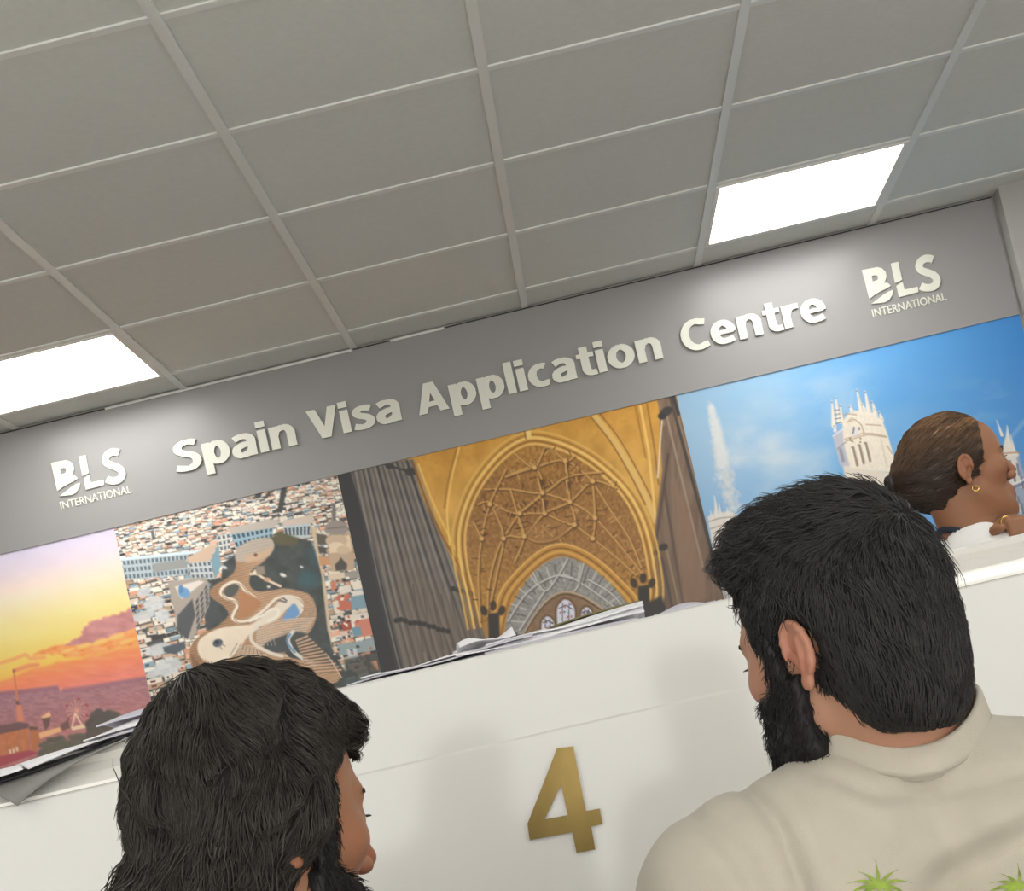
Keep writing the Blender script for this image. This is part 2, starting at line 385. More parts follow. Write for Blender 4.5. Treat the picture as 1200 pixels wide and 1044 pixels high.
# ------------------------------------------------------------------ murals (flat printed photographs)
def h2(ix, iy, s):
    v = np.sin(ix*127.1+iy*311.7+s*74.7)*43758.5453
    return v-np.floor(v)
def vnoise(x, y, s=0):
    ix, iy = np.floor(x), np.floor(y); fx, fy = x-ix, y-iy
    fx = fx*fx*(3-2*fx); fy = fy*fy*(3-2*fy)
    return (h2(ix, iy, s)*(1-fx)+h2(ix+1, iy, s)*fx)*(1-fy)+(h2(ix, iy+1, s)*(1-fx)+h2(ix+1, iy+1, s)*fx)*fy
def fbm(x, y, s=0, o=4):
    v = 0; a = .5
    for i in range(o): v = v+a*vnoise(x*2**i, y*2**i, s+i); a *= .5
    return v/(1-.5**o)
class Canvas:
    """colours of a fine vertex grid on the wall; shapes are given in the photo's pixel frame"""
    def __init__(s, xa, xb, za, zb, step=.0031):
        s.nx = int((xb-xa)/step); s.nz = int((zb-za)/step)
        gx, gz = np.meshgrid(np.linspace(xa, xb, s.nx+1), np.linspace(zb, za, s.nz+1))
        s.P = np.stack([gx.ravel(), np.full(gx.size, YW-.006), gz.ravel()], 1)
        s.x, s.y = topx(s.P); s.u = (s.P[:, 0]-xa)/.00287; s.v = (zb-s.P[:, 2])/.00287
        s.c = np.zeros((len(s.P), 3)); s.box = (xa, xb, za, zb)
    def put(s, idx, a, col):
        if callable(col): col = col(s.x[idx], s.y[idx])
        a = a[:, None]; s.c[idx] = s.c[idx]*(1-a)+np.asarray(col, float)*a
    def near(s, pts, pad):
        P = np.asarray(pts, float); lo = P.min(0)-pad; hi = P.max(0)+pad
        return np.flatnonzero((s.x > lo[0]) & (s.x < hi[0]) & (s.y > lo[1]) & (s.y < hi[1]))
    def segd(s, idx, A, B):
        x, y = s.x[idx], s.y[idx]; d = (B[0]-A[0], B[1]-A[1]); l = d[0]**2+d[1]**2+1e-9
        t = np.clip(((x-A[0])*d[0]+(y-A[1])*d[1])/l, 0, 1)
        return np.hypot(x-A[0]-t*d[0], y-A[1]-t*d[1]), t
    def poly(s, pts, col, soft=.9, op=1.0):
        idx = s.near(pts, soft+1)
        if not len(idx): return
        x, y = s.x[idx], s.y[idx]; ins = np.zeros(len(idx), bool); dm = np.full(len(idx), 1e9); n = len(pts)
        for i in range(n):
            A, B = pts[i], pts[(i+1) % n]
            dm = np.minimum(dm, s.segd(idx, A, B)[0])
            if A[1] != B[1]:
                c = (A[1] > y) != (B[1] > y)
                ins ^= c & (x < (B[0]-A[0])*(y-A[1])/(B[1]-A[1])+A[0])
        sd = np.where(ins, -dm, dm); s.put(idx, np.clip(.5-sd/(2*soft), 0, 1)*op, col)
    def line(s, pts, w, col, soft=.7, op=1.0, w2=None):
        idx = s.near(pts, w+2)
        if not len(idx): return
        dm = np.full(len(idx), 1e9); n = len(pts)-1
        for i in range(n):
            d, t = s.segd(idx, pts[i], pts[i+1])
            if w2 is not None: d = d-((i+t)/n*(w2-w))/2
            dm = np.minimum(dm, d)
        s.put(idx, np.clip(.5-(dm-w/2)/(2*soft), 0, 1)*op, col)
    def ell(s, cx, cy, rx, ry, col, rot=0.0, soft=.9, op=1.0):
        t = np.linspace(0, 2*np.pi, 28, endpoint=False); ca, sa = math.cos(rot), math.sin(rot)
        s.poly([(cx+rx*math.cos(q)*ca-ry*math.sin(q)*sa, cy+rx*math.cos(q)*sa+ry*math.sin(q)*ca) for q in t], col, soft, op)
    def build(s, name, m, gain=1.0):
        nx, nz = s.nx, s.nz
        i = np.arange(nz)[:, None]*(nx+1)+np.arange(nx)[None, :]
        F = np.stack([i, i+nx+1, i+nx+2, i+1], -1).reshape(-1, 4)
        xa, xb, za, zb = s.box; n = len(s.P); y1 = YW-.001; m_ = nx+1; z0 = .002
        low = s.P[-m_:].copy(); low[:, 2] = z0          # the print runs on down to the floor behind the counter
        V = np.concatenate([s.P, low, [[xa, y1, zb], [xb, y1, zb], [xb, y1, z0], [xa, y1, z0]]])
        k = np.arange(nx); b0 = nz*m_; F = np.concatenate([F, np.stack([b0+k, n+k, n+k+1, b0+k+1], 1)])
        tl, tr, bl, br, q = 0, nx, n, n+nx, n+m_
        F = np.concatenate([F, [[tl, tr, q+1, q], [br, bl, q+3, q+2], [q, q+1, q+2, q+3], [tr, br, q+2, q+1], [bl, tl, q, q+3]]])
        me = from_arrays(name, V, F)
        C = np.clip(s2l(np.clip(s.c, 0, 255))*gain, 0, .97)
        set_tint(me, np.concatenate([C, C[-m_:], C[[0, nx, n-1, n-m_]]]))
        return link(name, me, m)
def lerp_stops(v, stops):
    k = [q[0] for q in stops]; return np.stack([np.interp(v, k, [q[1][i] for q in stops]) for i in range(3)], -1)
def smooth(pts, n=8, closed=False):
    """Catmull-Rom through points"""
    P = [np.array(p, float) for p in pts]; out = []; N = len(P)
    for i in range(N if closed else N-1):
        if closed: a, b, c, d = P[i-1], P[i], P[(i+1) % N], P[(i+2) % N]
        else: a, b, c, d = P[max(i-1, 0)], P[i], P[i+1], P[min(i+2, N-1)]
        for k in range(n):
            t = k/n; out.append(tuple(.5*(2*b+(c-a)*t+(2*a-5*b+4*c-d)*t*t+(3*b-a-3*c+d)*t**3)))
    if not closed: out.append(tuple(P[-1]))
    return out
M_print = mat_attr('printed_vinyl', 0.42, 0.4)
ZB = CZ+.22
XA, XB, XC, XD = -1.4555, -.6665, .5145, 1.690

# --- sunset over the hills
c = Canvas(-2.6, XA-.0006, ZB, ZM)
c.c[:] = lerp_stops(c.v, [(0, (193, 188, 214)), (25, (210, 196, 208)), (55, (238, 214, 186)), (85, (248, 214, 140)), (112, (250, 205, 108)), (138, (250, 186, 72)), (158, (244, 158, 58)), (175, (230, 122, 84)), (300, (225, 110, 90))])
c.c += ((fbm(c.x/26, c.y/14, 3)-.5)*9)[:, None]
wig = lambda pts, s=1: [(x+random.uniform(-2, 2)*s, y+random.uniform(-1.4, 1.4)*s) for x, y in smooth(pts, 5)]
c.poly(wig([(172, 703), (152, 714), (130, 722), (112, 727), (98, 736), (94, 745), (78, 754), (66, 759), (92, 757), (125, 749), (172, 731)]), lambda x, y: np.array([186, 118, 118])+(fbm(x/12, y/6, 5)-.5)[:, None]*40, 1.6)
c.poly(wig([(172, 731), (125, 749), (92, 757), (62, 758), (38, 769), (62, 767), (86, 770), (116, 766), (150, 758), (172, 754)]), lambda x, y: np.array([236, 142, 72])+(fbm(x/8, y/5, 6)-.5)[:, None]*70, 1.6)
for (x, y, rx, ry) in ((118, 752, 9, 3), (98, 757, 8, 2.5), (136, 746, 10, 3), (80, 762, 9, 2), (150, 751, 10, 2)): c.ell(x, y, rx, ry, (250, 186, 96), -.3, 2)
c.poly(wig([(172, 754), (140, 760), (108, 769), (74, 775), (40, 783), (18, 792), (-20, 806), (-20, 830), (172, 808)]), lambda x, y: lerp_stops(y+x*.23, [(780, (246, 150, 62)), (800, (236, 126, 74)), (822, (224, 116, 96))])+(fbm(x/18, y/4, 8)-.5)[:, None]*26, 2)
c.line([(0, 777), (14, 773), (30, 767), (36, 772), (52, 770)], 4, (232, 140, 80), 1.5, .8)
c.line([(20, 785), (34, 780), (44, 779)], 5, (214, 116, 82), 1.5, .8)
land = lambda x, y: np.array([150, 100, 110])+((fbm(x/6, y/2.5, 9)-.5)*46)[:, None]*np.array([1, .8, .8])+np.clip((y+x*.23-830)/50, -1, 1)[:, None]*np.array([18, 2, -8])
c.poly([(-60, 824), (0, 811), (68, 804), (70, 809), (100, 806), (130, 800), (172, 793), (205, 960), (-60, 1010)], land, 1)
c.line([(-40, 822), (0, 813), (66, 806)], 5, (142, 84, 100), 1.6, .7); c.line([(75, 809), (120, 803), (170, 795)], 5, (140, 86, 104), 1.6, .7)
c.line([(16, 785), (17, 795), (19, 808), (21, 830)], 2.2, (196, 110, 70)); c.ell(16.5, 786, 1.8, 2, (150, 80, 60)); c.ell(20.5, 824, 2, 3, (96, 56, 62))
c.poly([(19, 826), (25, 826), (29, 845), (20, 846)], (205, 120, 92), 1.5)
for k in range(14):
    q = k*2*math.pi/14; c.line([(90, 833), (90+13*math.cos(q), 833+14*math.sin(q))], .9, (212, 150, 126), .6, .8)
t = np.linspace(0, 2*np.pi, 24); c.line([(90+13*math.cos(q), 833+14*math.sin(q)) for q in t], 1.1, (176, 96, 96), .6, .7)
for q in (.4, -.5, 2.4, 3.6, -1.4): c.ell(90+13*math.cos(q), 833+14*math.sin(q), 1.8, 1.4, (146, 52, 62))
c.line([(84, 853), (88, 836), (97, 851)], 1.8, (240, 196, 170))
c.poly([(48, 840), (58, 834), (60, 839), (52, 843)], (236, 176, 124)); c.poly([(49, 842), (59, 840), (58, 850), (53, 856)], (92, 60, 58))
c.poly([(45, 859), (70, 852), (72, 857), (46, 866)], (240, 172, 118)); c.poly([(84, 852), (100, 848), (100, 853), (85, 856)], (240, 200, 160))
c.poly([(70, 850), (80, 843), (82, 853), (74, 856)], (98, 66, 66))
c.poly([(-40, 866), (0, 856), (33, 850), (36, 884), (-40, 904)], lambda x, y: np.array([184, 104, 62])+(fbm(x/4, y/6, 4)-.5)[:, None]*30)
c.poly([(35, 852), (44, 853), (48, 872), (38, 884)], (176, 98, 56)); c.poly([(-40, 861), (0, 850), (22, 846), (34, 848), (33, 853), (-40, 869)], (98, 66, 70))
c.poly([(34, 851), (44, 852), (44, 855), (35, 855)], (86, 62, 60)); c.poly([(-40, 903), (0, 886), (34, 879), (46, 882), (-40, 912)], (160, 58, 72))
for (x, y) in ((12, 881), (16, 880), (20, 878)): c.poly([(x-1.5, y-2.5), (x+1, y-3), (x+1.5, y+2), (x-1, y+2.4)], (216, 190, 170))
for k in range(60):
    x = random.uniform(46, 104); y = 878-(x-46)*.22+random.uniform(-8, 12); c.ell(x, y, random.uniform(3, 7), random.uniform(2, 4), tuple(np.array([78, 76, 64])+random.uniform(-12, 10)), 0, 1.4)
for k in range(46):
    q = random.random(); x = 103+46*q; y = 846+random.uniform(-8, 14)*(1-.5*q)-6*math.sin(q*3.1); c.ell(x, y, random.uniform(3, 6), random.uniform(2.5, 5), tuple(np.array([68, 62, 58])+random.uniform(-10, 8)), 0, 1.4)
c.poly([(100, 860), (106, 846), (118, 838), (126, 832), (132, 840), (150, 846), (160, 870), (100, 892)], (66, 62, 56), 1.5, .9)
c.poly([(48, 876), (70, 868), (100, 862), (106, 880), (60, 905), (40, 900)], (80, 78, 64), 2, .7)
c.c = c.c*.84+np.array([226, 208, 196])*.16
o = c.build('sunset_mural', M_print, 1.25); tag(o, 'printed wall mural of an orange sunset sky over hills, leftmost of the four', 'mural', 'printed photo murals under the sign board')

# --- aerial city with curving timber canopy
Z2 = lambda x, y: (120+x/3.527, 540+y/3.527)
Z5 = lambda x, y: (200+x/4.744, 600+y/4.744)
c = Canvas(XA, XB-.0006, ZB, ZM)
cream, peach, tan, steel, dark, teal = (232, 220, 204), (214, 160, 132), (196, 166, 138), (134, 156, 168), (70, 70, 68), (92, 128, 140)
c.c[:] = np.array([150, 132, 118])
def uv(u, v):
    p = np.array([[XA+u*.00287, YW, ZM-v*.00287]]); x, y = topx(p); return (float(x[0]), float(y[0]))
def qd(u, v, w, h, sk=0.0): return [uv(u, v), uv(u+w, v+sk), uv(u+w, v+h+sk), uv(u, v+h)]
R_ = random.Random(3)
v = -2.0
while v < 330:
    s = 3.2+v*.034; u = -4.0
    while u < 276:
        w = s*R_.uniform(.8, 2.6); h = s*R_.uniform(.5, 1.1); q = R_.random()
        col = cream if q < .46 else peach if q < .62 else tan if q < .74 else steel if q < .84 else dark
        dv = R_.uniform(-1, 1)
        c.poly(qd(u, v+h*.7+dv, w*.9, h*.8, R_.uniform(-.4, .4)*s*.3), dark if R_.random() < .55 else (96, 92, 88), .6)
        c.poly(qd(u, v+dv, w*.88, h*.86, R_.uniform(-.5, .5)*s*.3), tuple(np.array(col)+R_.uniform(-16, 16)), .6)
        if R_.random() < .45: c.line([uv(u, v+dv), uv(u+w*.8, v+dv+R_.uniform(-1, 1))], .9, (244, 236, 224))
        if s > 5 and R_.random() < .5: c.poly(qd(u+w*.3, v+h*.25+dv, w*.25, h*.35), R_.choice([(84, 86, 86), (120, 70, 56), steel, (216, 196, 170)]), .5)
        u += w
    v += s*.72
# street gaps and long facades with windows
def facade(pts, base, rows, cols, win=(92, 106, 114)):
    c.poly(pts, base, .7); tl, tr, br, bl = [np.array(p) for p in pts]
    for i in range(cols):
        for j in range(rows):
            s0, s1 = (i+.22)/cols, (i+.78)/cols; t0, t1 = (j+.22)/rows, (j+.8)/rows
            f = lambda a, b: tuple((tl*(1-a)+tr*a)*(1-b)+(bl*(1-a)+br*a)*b)
            c.poly([f(s0, t0), f(s1, t0), f(s1, t1), f(s0, t1)], win, .45)
c.poly([Z2(*p) for p in ((740, 108), (764, 112), (742, 215), (722, 212))], dark); c.poly([Z2(*p) for p in ((205, 330), (222, 322), (210, 285), (200, 290))], (96, 96, 96))
facade([Z2(*p) for p in ((80, 408), (350, 384), (356, 470), (92, 494))], (176, 188, 192), 3, 16)
c.poly([Z2(*p) for p in ((80, 400), (420, 366), (428, 378), (82, 412))], (206, 220, 228)); c.poly([Z2(*p) for p in ((205, 425), (345, 405), (350, 440), (210, 462))], (150, 150, 148))
facade([Z2(*p) for p in ((354, 420), (448, 410), (462, 488), (368, 488))], (196, 200, 200), 3, 5)
c.poly([Z2(*p) for p in ((448, 410), (478, 345), (492, 430), (466, 492))], (124, 158, 172)); c.poly([Z2(*p) for p in ((350, 400), (440, 350), (478, 338), (446, 412), (356, 424))], (206, 180, 156))
facade([Z2(*p) for p in ((470, 310), (530, 296), (530, 366), (488, 374))], (214, 210, 202), 3, 3)
facade([Z2(*p) for p in ((530, 300), (706, 272), (704, 318), (552, 362))], (152, 178, 192), 2, 9, (62, 84, 96)); c.poly([Z2(*p) for p in ((520, 278), (700, 240), (735, 250), (708, 276), (530, 302))], (190, 180, 168))
facade([Z2(*p) for p in ((748, 268), (862, 256), (858, 318), (756, 318))], (186, 196, 198), 1, 7, (70, 84, 92)); c.poly([Z2(*p) for p in ((740, 248), (872, 222), (872, 256), (748, 270))], (206, 190, 176))
# dark square and streets
sq = [(700, 318), (735, 296), (800, 318), (862, 330), (884, 400), (916, 470), (930, 640), (945, 760), (960, 800), (1010, 880), (1000, 940), (860, 920), (760, 800), (430, 700), (420, 640), (440, 560), (450, 500), (490, 490), (500, 420), (545, 390)]
c.poly([Z2(*p) for p in sq], lambda x, y: np.array([72, 76, 74])+(fbm(x/9, y/9, 2)-.5)[:, None]*26, 1.2)
c.poly([Z2(*p) for p in ((690, 322), (735, 292), (812, 322), (800, 350), (730, 350))], (96, 90, 66), 2.5); c.ell(*Z2(850, 490), 13, 10, (66, 100, 108), 0, 5, .7); c.ell(*Z2(880, 390), 8, 16, (60, 88, 98), 0, 5, .6)
for p, r in ((Z2(823, 438), 2.2), (Z2(745, 470), 2.6), (Z2(505, 440), 3)): c.ell(*p, r, r*.6, (206, 212, 212), .4)
c.poly([Z2(*p) for p in ((432, 500), (445, 560), (500, 640), (440, 690), (420, 600))], (74, 80, 82), 1)
# block at the left with facade
c.poly([Z2(*p) for p in ((270, 500), (425, 480), (440, 505), (440, 600), (370, 745), (310, 700), (300, 640))], (170, 158, 146))
facade([Z2(*p) for p in ((382, 580), (436, 500), (444, 580), (388, 720))], (158, 150, 142), 5, 3, (70, 72, 74)); c.poly([Z2(*p) for p in ((310, 640), (372, 570), (384, 640), (352, 740), (308, 700))], (86, 88, 90))
c.poly([Z2(*p) for p in ((300, 520), (400, 494), (420, 500), (330, 570), (318, 560))], (222, 214, 204)); c.ell(*Z2(338, 545), 7, 6, (112, 156, 196), .4); c.ell(*Z2(325, 530), 3, 5, (92, 136, 176))
for (x, y, w, h) in ((175, 540, 30, 20), (215, 590, 45, 30), (170, 640, 50, 22), (250, 640, 30, 30), (230, 780, 55, 25), (270, 850, 60, 35), (210, 880, 30, 20)):
    c.ell(*Z2(x, y), w/3.527, h/3.527, (206, 208, 208), -.3, 1.5, .9)
c.poly([Z2(*p) for p in ((250, 770), (340, 745), (345, 775), (300, 800), (255, 790))], (84, 92, 98))
# right bank: wall, church, blocks
c.poly([Z2(*p) for p in ((862, 268), (884, 276), (930, 560), (948, 760), (930, 700), (905, 470), (876, 350))], (206, 186, 158))
for (a_, b_, col) in (((884, 300), (925, 345), (96, 90, 82)), ((890, 352), (922, 382), (86, 80, 74)), ((892, 392), (940, 432), (200, 150, 112))): c.poly([Z2(*p) for p in ((a_[0], a_[1]), (b_[0], a_[1]+6), (b_[0]+6, b_[1]), (a_[0]+6, b_[1]))], col)
c.poly([Z2(*p) for p in ((930, 320), (1024, 300), (1042, 400), (1040, 452), (945, 458), (940, 400))], (190, 164, 136)); c.poly([Z2(*p) for p in ((936, 330), (1022, 306), (1030, 372), (940, 382))], (224, 202, 172))
c.ell(*Z2(968, 330), 13, 8, (200, 176, 148)); c.ell(*Z2(968, 350), 9, 4, (224, 204, 178)); c.ell(*Z2(996, 368), 8, 5, (206, 182, 152))
c.poly(smooth([Z2(*p) for p in ((918, 290), (930, 258), (946, 244), (956, 190), (966, 242), (990, 250), (1012, 268), (1010, 296), (960, 306))], 6, True), (150, 140, 132)); c.line([Z2(930, 280), Z2(1008, 272)], 1.6, (120, 112, 106)); c.line([Z2(956, 180), Z2(958, 240)], 4, (120, 112, 110))
c.poly([Z2(*p) for p in ((960, 430), (975, 415), (985, 398), (1000, 415), (1012, 428), (1008, 450), (965, 455))], (84, 78, 72))
for (x, y, w, h, col) in ((930, 470, 70, 24, (218, 198, 172)), (1000, 462, 58, 30, (160, 150, 140)), (940, 500, 24, 40, (200, 130, 104)), (975, 520, 50, 30, (222, 214, 200)), (1030, 500, 44, 34, (230, 220, 204)),
                       (964, 560, 58, 62, (196, 112, 88)), (1020, 550, 62, 66, (128, 156, 168)), (1026, 540, 50, 20, (222, 214, 204)), (950, 580, 24, 50, (226, 214, 196)), (1000, 640, 100, 40, (224, 212, 198)), (986, 664, 40, 40, (170, 84, 62)),
                       (1040, 660, 70, 70, (206, 132, 110)), (980, 706, 60, 20, (220, 196, 180)), (1030, 690, 36, 36, (116, 150, 166)), (970, 760, 150, 46, (150, 164, 166)), (1010, 780, 40, 40, (196, 202, 202)), (1085, 800, 60, 80, (84, 82, 78)), (1100, 830, 34, 40, (200, 140, 110))):
    c.poly([Z2(x, y), Z2(x+w, y-w*.16), Z2(x+w+h*.2, y+h-w*.16), Z2(x+h*.2, y+h)], col, .7)
for k in range(70):
    x = R_.uniform(945, 1110); y = R_.uniform(470, 860)
    if x-940 > (y-300)*.38: continue
    c.poly([Z2(x, y), Z2(x+R_.uniform(6, 16), y-3), Z2(x+R_.uniform(6, 16), y+R_.uniform(4, 14)), Z2(x+1, y+R_.uniform(4, 12))], R_.choice([(60, 66, 68), (234, 226, 212), (96, 120, 132), (190, 110, 84)]), .5)
c.poly([Z2(*p) for p in ((1000, 820), (1090, 800), (1150, 880), (1160, 960), (1000, 940))], (68, 72, 70), 2, .8)
# the timber canopy
def canopy(x, y):
    st = .5+.5*np.sin((y*.95+x*.2)*2.4); g = np.clip((x-262)/40, 0, 1)
    return np.array([176, 136, 104])*(1-.22*st)[:, None]+np.array([26, 26, 24])*g[:, None]
C1 = smooth([Z5(*p) for p in ((358, 240), (375, 200), (430, 165), (500, 145), (555, 148), (575, 185), (560, 225), (510, 280), (460, 315), (440, 360), (442, 410), (480, 440), (560, 435), (640, 425), (740, 445), (790, 480), (812, 560), (790, 640), (750, 690), (700, 740), (640, 800), (900, 860), (880, 960), (300, 960), (170, 900), (120, 860), (104, 790), (120, 730), (170, 680), (250, 640), (310, 590), (320, 560), (290, 520), (232, 480), (216, 450), (240, 410), (300, 375), (345, 340), (362, 300))], 5, True)
c.poly(C1, canopy, 1)
c.poly(smooth([Z5(*p) for p in ((358, 240), (375, 200), (430, 165), (500, 145), (555, 148), (575, 185), (560, 225), (510, 262), (440, 272), (375, 275))], 6, True), lambda x, y: np.array([196, 182, 166])*(1-.14*(.5+.5*np.sin((y+.3*x)*3.2)))[:, None], 1)
c.poly(smooth([Z5(*p) for p in ((420, 245), (500, 225), (560, 190), (545, 240), (480, 272), (420, 278))], 6, True), (206, 172, 138), 2.2, .8); c.ell(*Z5(472, 238), 2, 2, (120, 78, 60))
hole = smooth([Z5(*p) for p in ((298, 440), (315, 412), (350, 398), (378, 410), (372, 440), (345, 468), (310, 468))], 6, True)
c.poly(hole, (86, 88, 84), .8)
ribbon = smooth([Z5(*p) for p in ((470, 478), (420, 440), (385, 400), (345, 390), (295, 415), (278, 450), (310, 478), (350, 490), (370, 520), (352, 560), (345, 590), (380, 610), (440, 600), (500, 560), (545, 520), (590, 480), (650, 468), (705, 480), (732, 510), (730, 545), (700, 580))], 6)
c.line(ribbon, 3.6, (232, 220, 202), .8); c.line([(x+1.9, y+1.5) for x, y in ribbon], .9, (130, 96, 72), .6, .7)
c.poly(smooth([Z5(*p) for p in ((385, 455), (420, 450), (500, 500), (480, 540), (420, 585), (370, 580), (385, 530))], 6, True), (180, 128, 90), 1.2)
c.poly(smooth([Z5(*p) for p in ((430, 640), (500, 590), (560, 540), (640, 470), (700, 480), (732, 520), (715, 560), (660, 530), (600, 590), (520, 630))], 6, True), (226, 214, 196), 1)
c.line(smooth([Z5(*p) for p in ((440, 606), (510, 575), (560, 540), (600, 545), (590, 580), (540, 605))], 5), 3, (236, 226, 210)); c.poly(smooth([Z5(*p) for p in ((660, 530), (690, 510), (716, 560), (690, 590), (620, 604))], 5, True), (112, 154, 196), 1)
c.line([Z5(600, 490), Z5(640, 500)], 2, (110, 108, 104)); c.line([Z5(625, 478), Z5(645, 492)], 1.6, (90, 90, 90))
for k in range(7): c.line(smooth([Z5(760-14*k, 450+40*k), Z5(800-10*k, 520+26*k), Z5(780-40*k, 600+16*k)], 5), 1.0, (150, 136, 122), .6, .8)
for k in range(9): c.line(smooth([Z5(480, 640+13*k), Z5(620, 600+14*k), Z5(800-8*k, 590+12*k)], 4), 1.3, (212, 194, 174), .6, .9)
c.poly(smooth([Z5(*p) for p in ((520, 735), (640, 680), (700, 665), (760, 680), (740, 720), (690, 770), (560, 780))], 5, True), (76, 80, 80), 1.4)
for k in range(6): c.line([Z5(480+16*k, 650), Z5(480+20*k, 740)], .8, (196, 180, 162), .6, .8)
c.line(smooth([Z5(*p) for p in ((480, 640), (450, 670), (448, 710), (480, 745), (560, 785), (620, 800))], 6), 4, (222, 212, 198)); c.line(smooth([Z5(*p) for p in ((680, 665), (655, 700), (662, 740), (700, 790), (800, 850))], 6), 4.4, (216, 214, 208)); c.line(smooth([Z5(*p) for p in ((664, 680), (648, 710), (656, 740), (690, 780))], 6), 2.2, (96, 138, 172))
for k in range(12): c.line([Z5(700+k*6, 716+k*16), Z5(760+k*17, 690+k*17)], 2.3, (206, 168, 136), .7); c.line([Z5(703+k*6, 722+k*16), Z5(763+k*17, 697+k*17)], 1, (84, 74, 66), .6, .8)
for k in range(6): c.line([Z5(860+k*10, 780+k*14), Z5(950, 920)], .8, (222, 190, 160), .6, .5)
c.poly(smooth([Z5(*p) for p in ((150, 770), (155, 720), (190, 685), (260, 650), (340, 635), (440, 628), (470, 640), (430, 690), (380, 760), (320, 820), (240, 842), (180, 825))], 6, True), lambda x, y: np.array([232, 216, 194])-(fbm(x/10, y/10, 7)-.4)[:, None]*14, 1)
c.ell(*Z5(262, 728), 6, 4.6, (84, 90, 100), -.3); c.ell(*Z5(256, 722), 2.4, 2, (52, 58, 70)); c.line([Z5(275, 730), Z5(302, 745)], 1, (140, 130, 122)); c.line([Z5(270, 742), Z5(285, 762)], 1, (140, 130, 122))
for k in range(7): c.line(smooth([Z5(118+k*2, 800+k*14), Z5(170+k*16, 850+k*12), Z5(300+k*10, 838+k*12)], 5), .9, (110, 78, 56), .5, .8)
for k in range(11): c.line([Z5(112+k*16, 790+k*6), Z5(140+k*17, 920)], .9, (120, 84, 60), .5, .7)
for k in range(8): c.line([Z5(370+18*k, 730+6*k), Z5(330+26*k, 800)], .8, (96, 90, 80), .5, .8); c.line([Z5(360, 742+9*k), Z5(500, 748+9*k)], .8, (226, 210, 188), .5, .8)
c.line(smooth([Z5(445, 345), Z5(480, 345), Z5(530, 375), Z5(610, 412)], 5), 3, (228, 206, 180)); c.poly([Z5(*p) for p in ((446, 345), (470, 316), (492, 350))], (232, 214, 190)); c.ell(*Z5(536, 375), 4, 2.4, (206, 160, 130))
c.poly([Z5(*p) for p in ((470, 300), (520, 300), (526, 345), (480, 350))], (150, 136, 120), 1.2); c.ell(*Z5(545, 415), 2, 1.6, (214, 206, 196)); c.ell(*Z5(625, 350), 4, 2, (226, 222, 214), .4)
o = c.build('city_mural', M_print, 1.2); tag(o, 'printed wall mural of an aerial city view with a curving timber canopy', 'mural', 'printed photo murals under the sign board')

# --- golden vault
Z3 = lambda x, y: (480+x/3.728, 470+y/3.728)
ZP = lambda x, y: (390+x/2.553, 450+y/2.553)
c = Canvas(XB, XC-.0006, ZB, ZM)
gold = lambda x, y: lerp_stops(y+.24*(x-560), [(520, (206, 150, 58)), (600, (214, 164, 78)), (700, (190, 138, 62))])+((fbm(x/16, y/22, 12)-.5)*44)[:, None]*np.array([1, .9, .7])
c.c[:] = gold(c.x, c.y)
# left pier bundle
stone = lambda x, y: np.array([118, 110, 102])+((fbm(x/3, y/30, 14)-.5)*36)[:, None]
c.poly([ZP(*p) for p in ((-10, 262), (150, 235), (240, 225), (262, 330), (345, 500), (430, 680), (470, 800), (540, 1100), (180, 1200), (0, 800))], stone, 1)
c.poly([ZP(*p) for p in ((-40, 280), (52, 262), (130, 520), (210, 840), (280, 1180), (200, 1200), (70, 600))], (56, 56, 56), 1)
for k in range(13):
    t0 = k/12; xa = 60+t0*176; xb = 275+t0*270; ya = 258-t0*30; yb = 1180-t0*64
    xm = xa+(xb-xa)*.44-6+t0*10
    pts = smooth([ZP(xa, ya), ZP(xm, ya+(yb-ya)*.45), ZP(xb, yb)], 6)
    c.line(pts, 1.6+1.4*(k % 2), [(72, 70, 68), (96, 90, 84), (58, 57, 57)][k % 3], .9, .85)
    c.line([(x+3.2, y-.5) for x, y in pts], 1.7, [(150, 143, 134), (134, 124, 114)][k % 2], .9, .85)
c.poly([ZP(*p) for p in ((200, 520), (440, 700), (462, 790), (212, 840))], (120, 104, 92), 14, .55)
for k in range(7): c.line([ZP(240+k*28, 600+k*10), ZP(270+k*30, 800-k*4)], 1.5, (80, 72, 66), .9, .7)
for x in range(190, 345, 14): c.ell(*ZP(x, 705+(x-190)*.2+random.uniform(-4, 4)), 3.2, 3, (54, 52, 50), .3)
for x in range(360, 425, 14): c.ell(*ZP(x, 612+(x-360)*.28), 3, 3, (58, 54, 50), .3)
c.ell(*ZP(170, 246), 5, 3, (60, 58, 58)); c.ell(*ZP(232, 262), 6, 5, (64, 62, 60)); c.line([ZP(150, 238), ZP(246, 268)], 2.4, (66, 64, 62))
# gold spandrels
c.line(smooth([ZP(*p) for p in ((240, 232), (280, 350), (330, 460), (385, 560), (432, 680))], 6), 2.4, (150, 98, 40)); c.line(smooth([ZP(*p) for p in ((256, 240), (296, 345), (345, 450), (398, 560))], 6), 2.4, (232, 190, 96))
c.line(smooth([ZP(*p) for p in ((378, 190), (356, 280), (342, 380), (350, 480))], 6), 2.2, (240, 200, 110), .8); c.line(smooth([ZP(*p) for p in ((370, 195), (346, 285), (334, 370))], 6), 1.6, (164, 112, 40), .8)
c.line(smooth([ZP(*p) for p in ((780, 92), (840, 170), (900, 270), (945, 360), (968, 410))], 6), 8, (226, 186, 108), 1.4); c.line(smooth([ZP(*p) for p in ((770, 96), (830, 172), (890, 272), (935, 360))], 6), 2, (160, 108, 40)); c.line(smooth([ZP(*p) for p in ((800, 90), (858, 165), (915, 265), (958, 350))], 6), 1.5, (150, 100, 40))
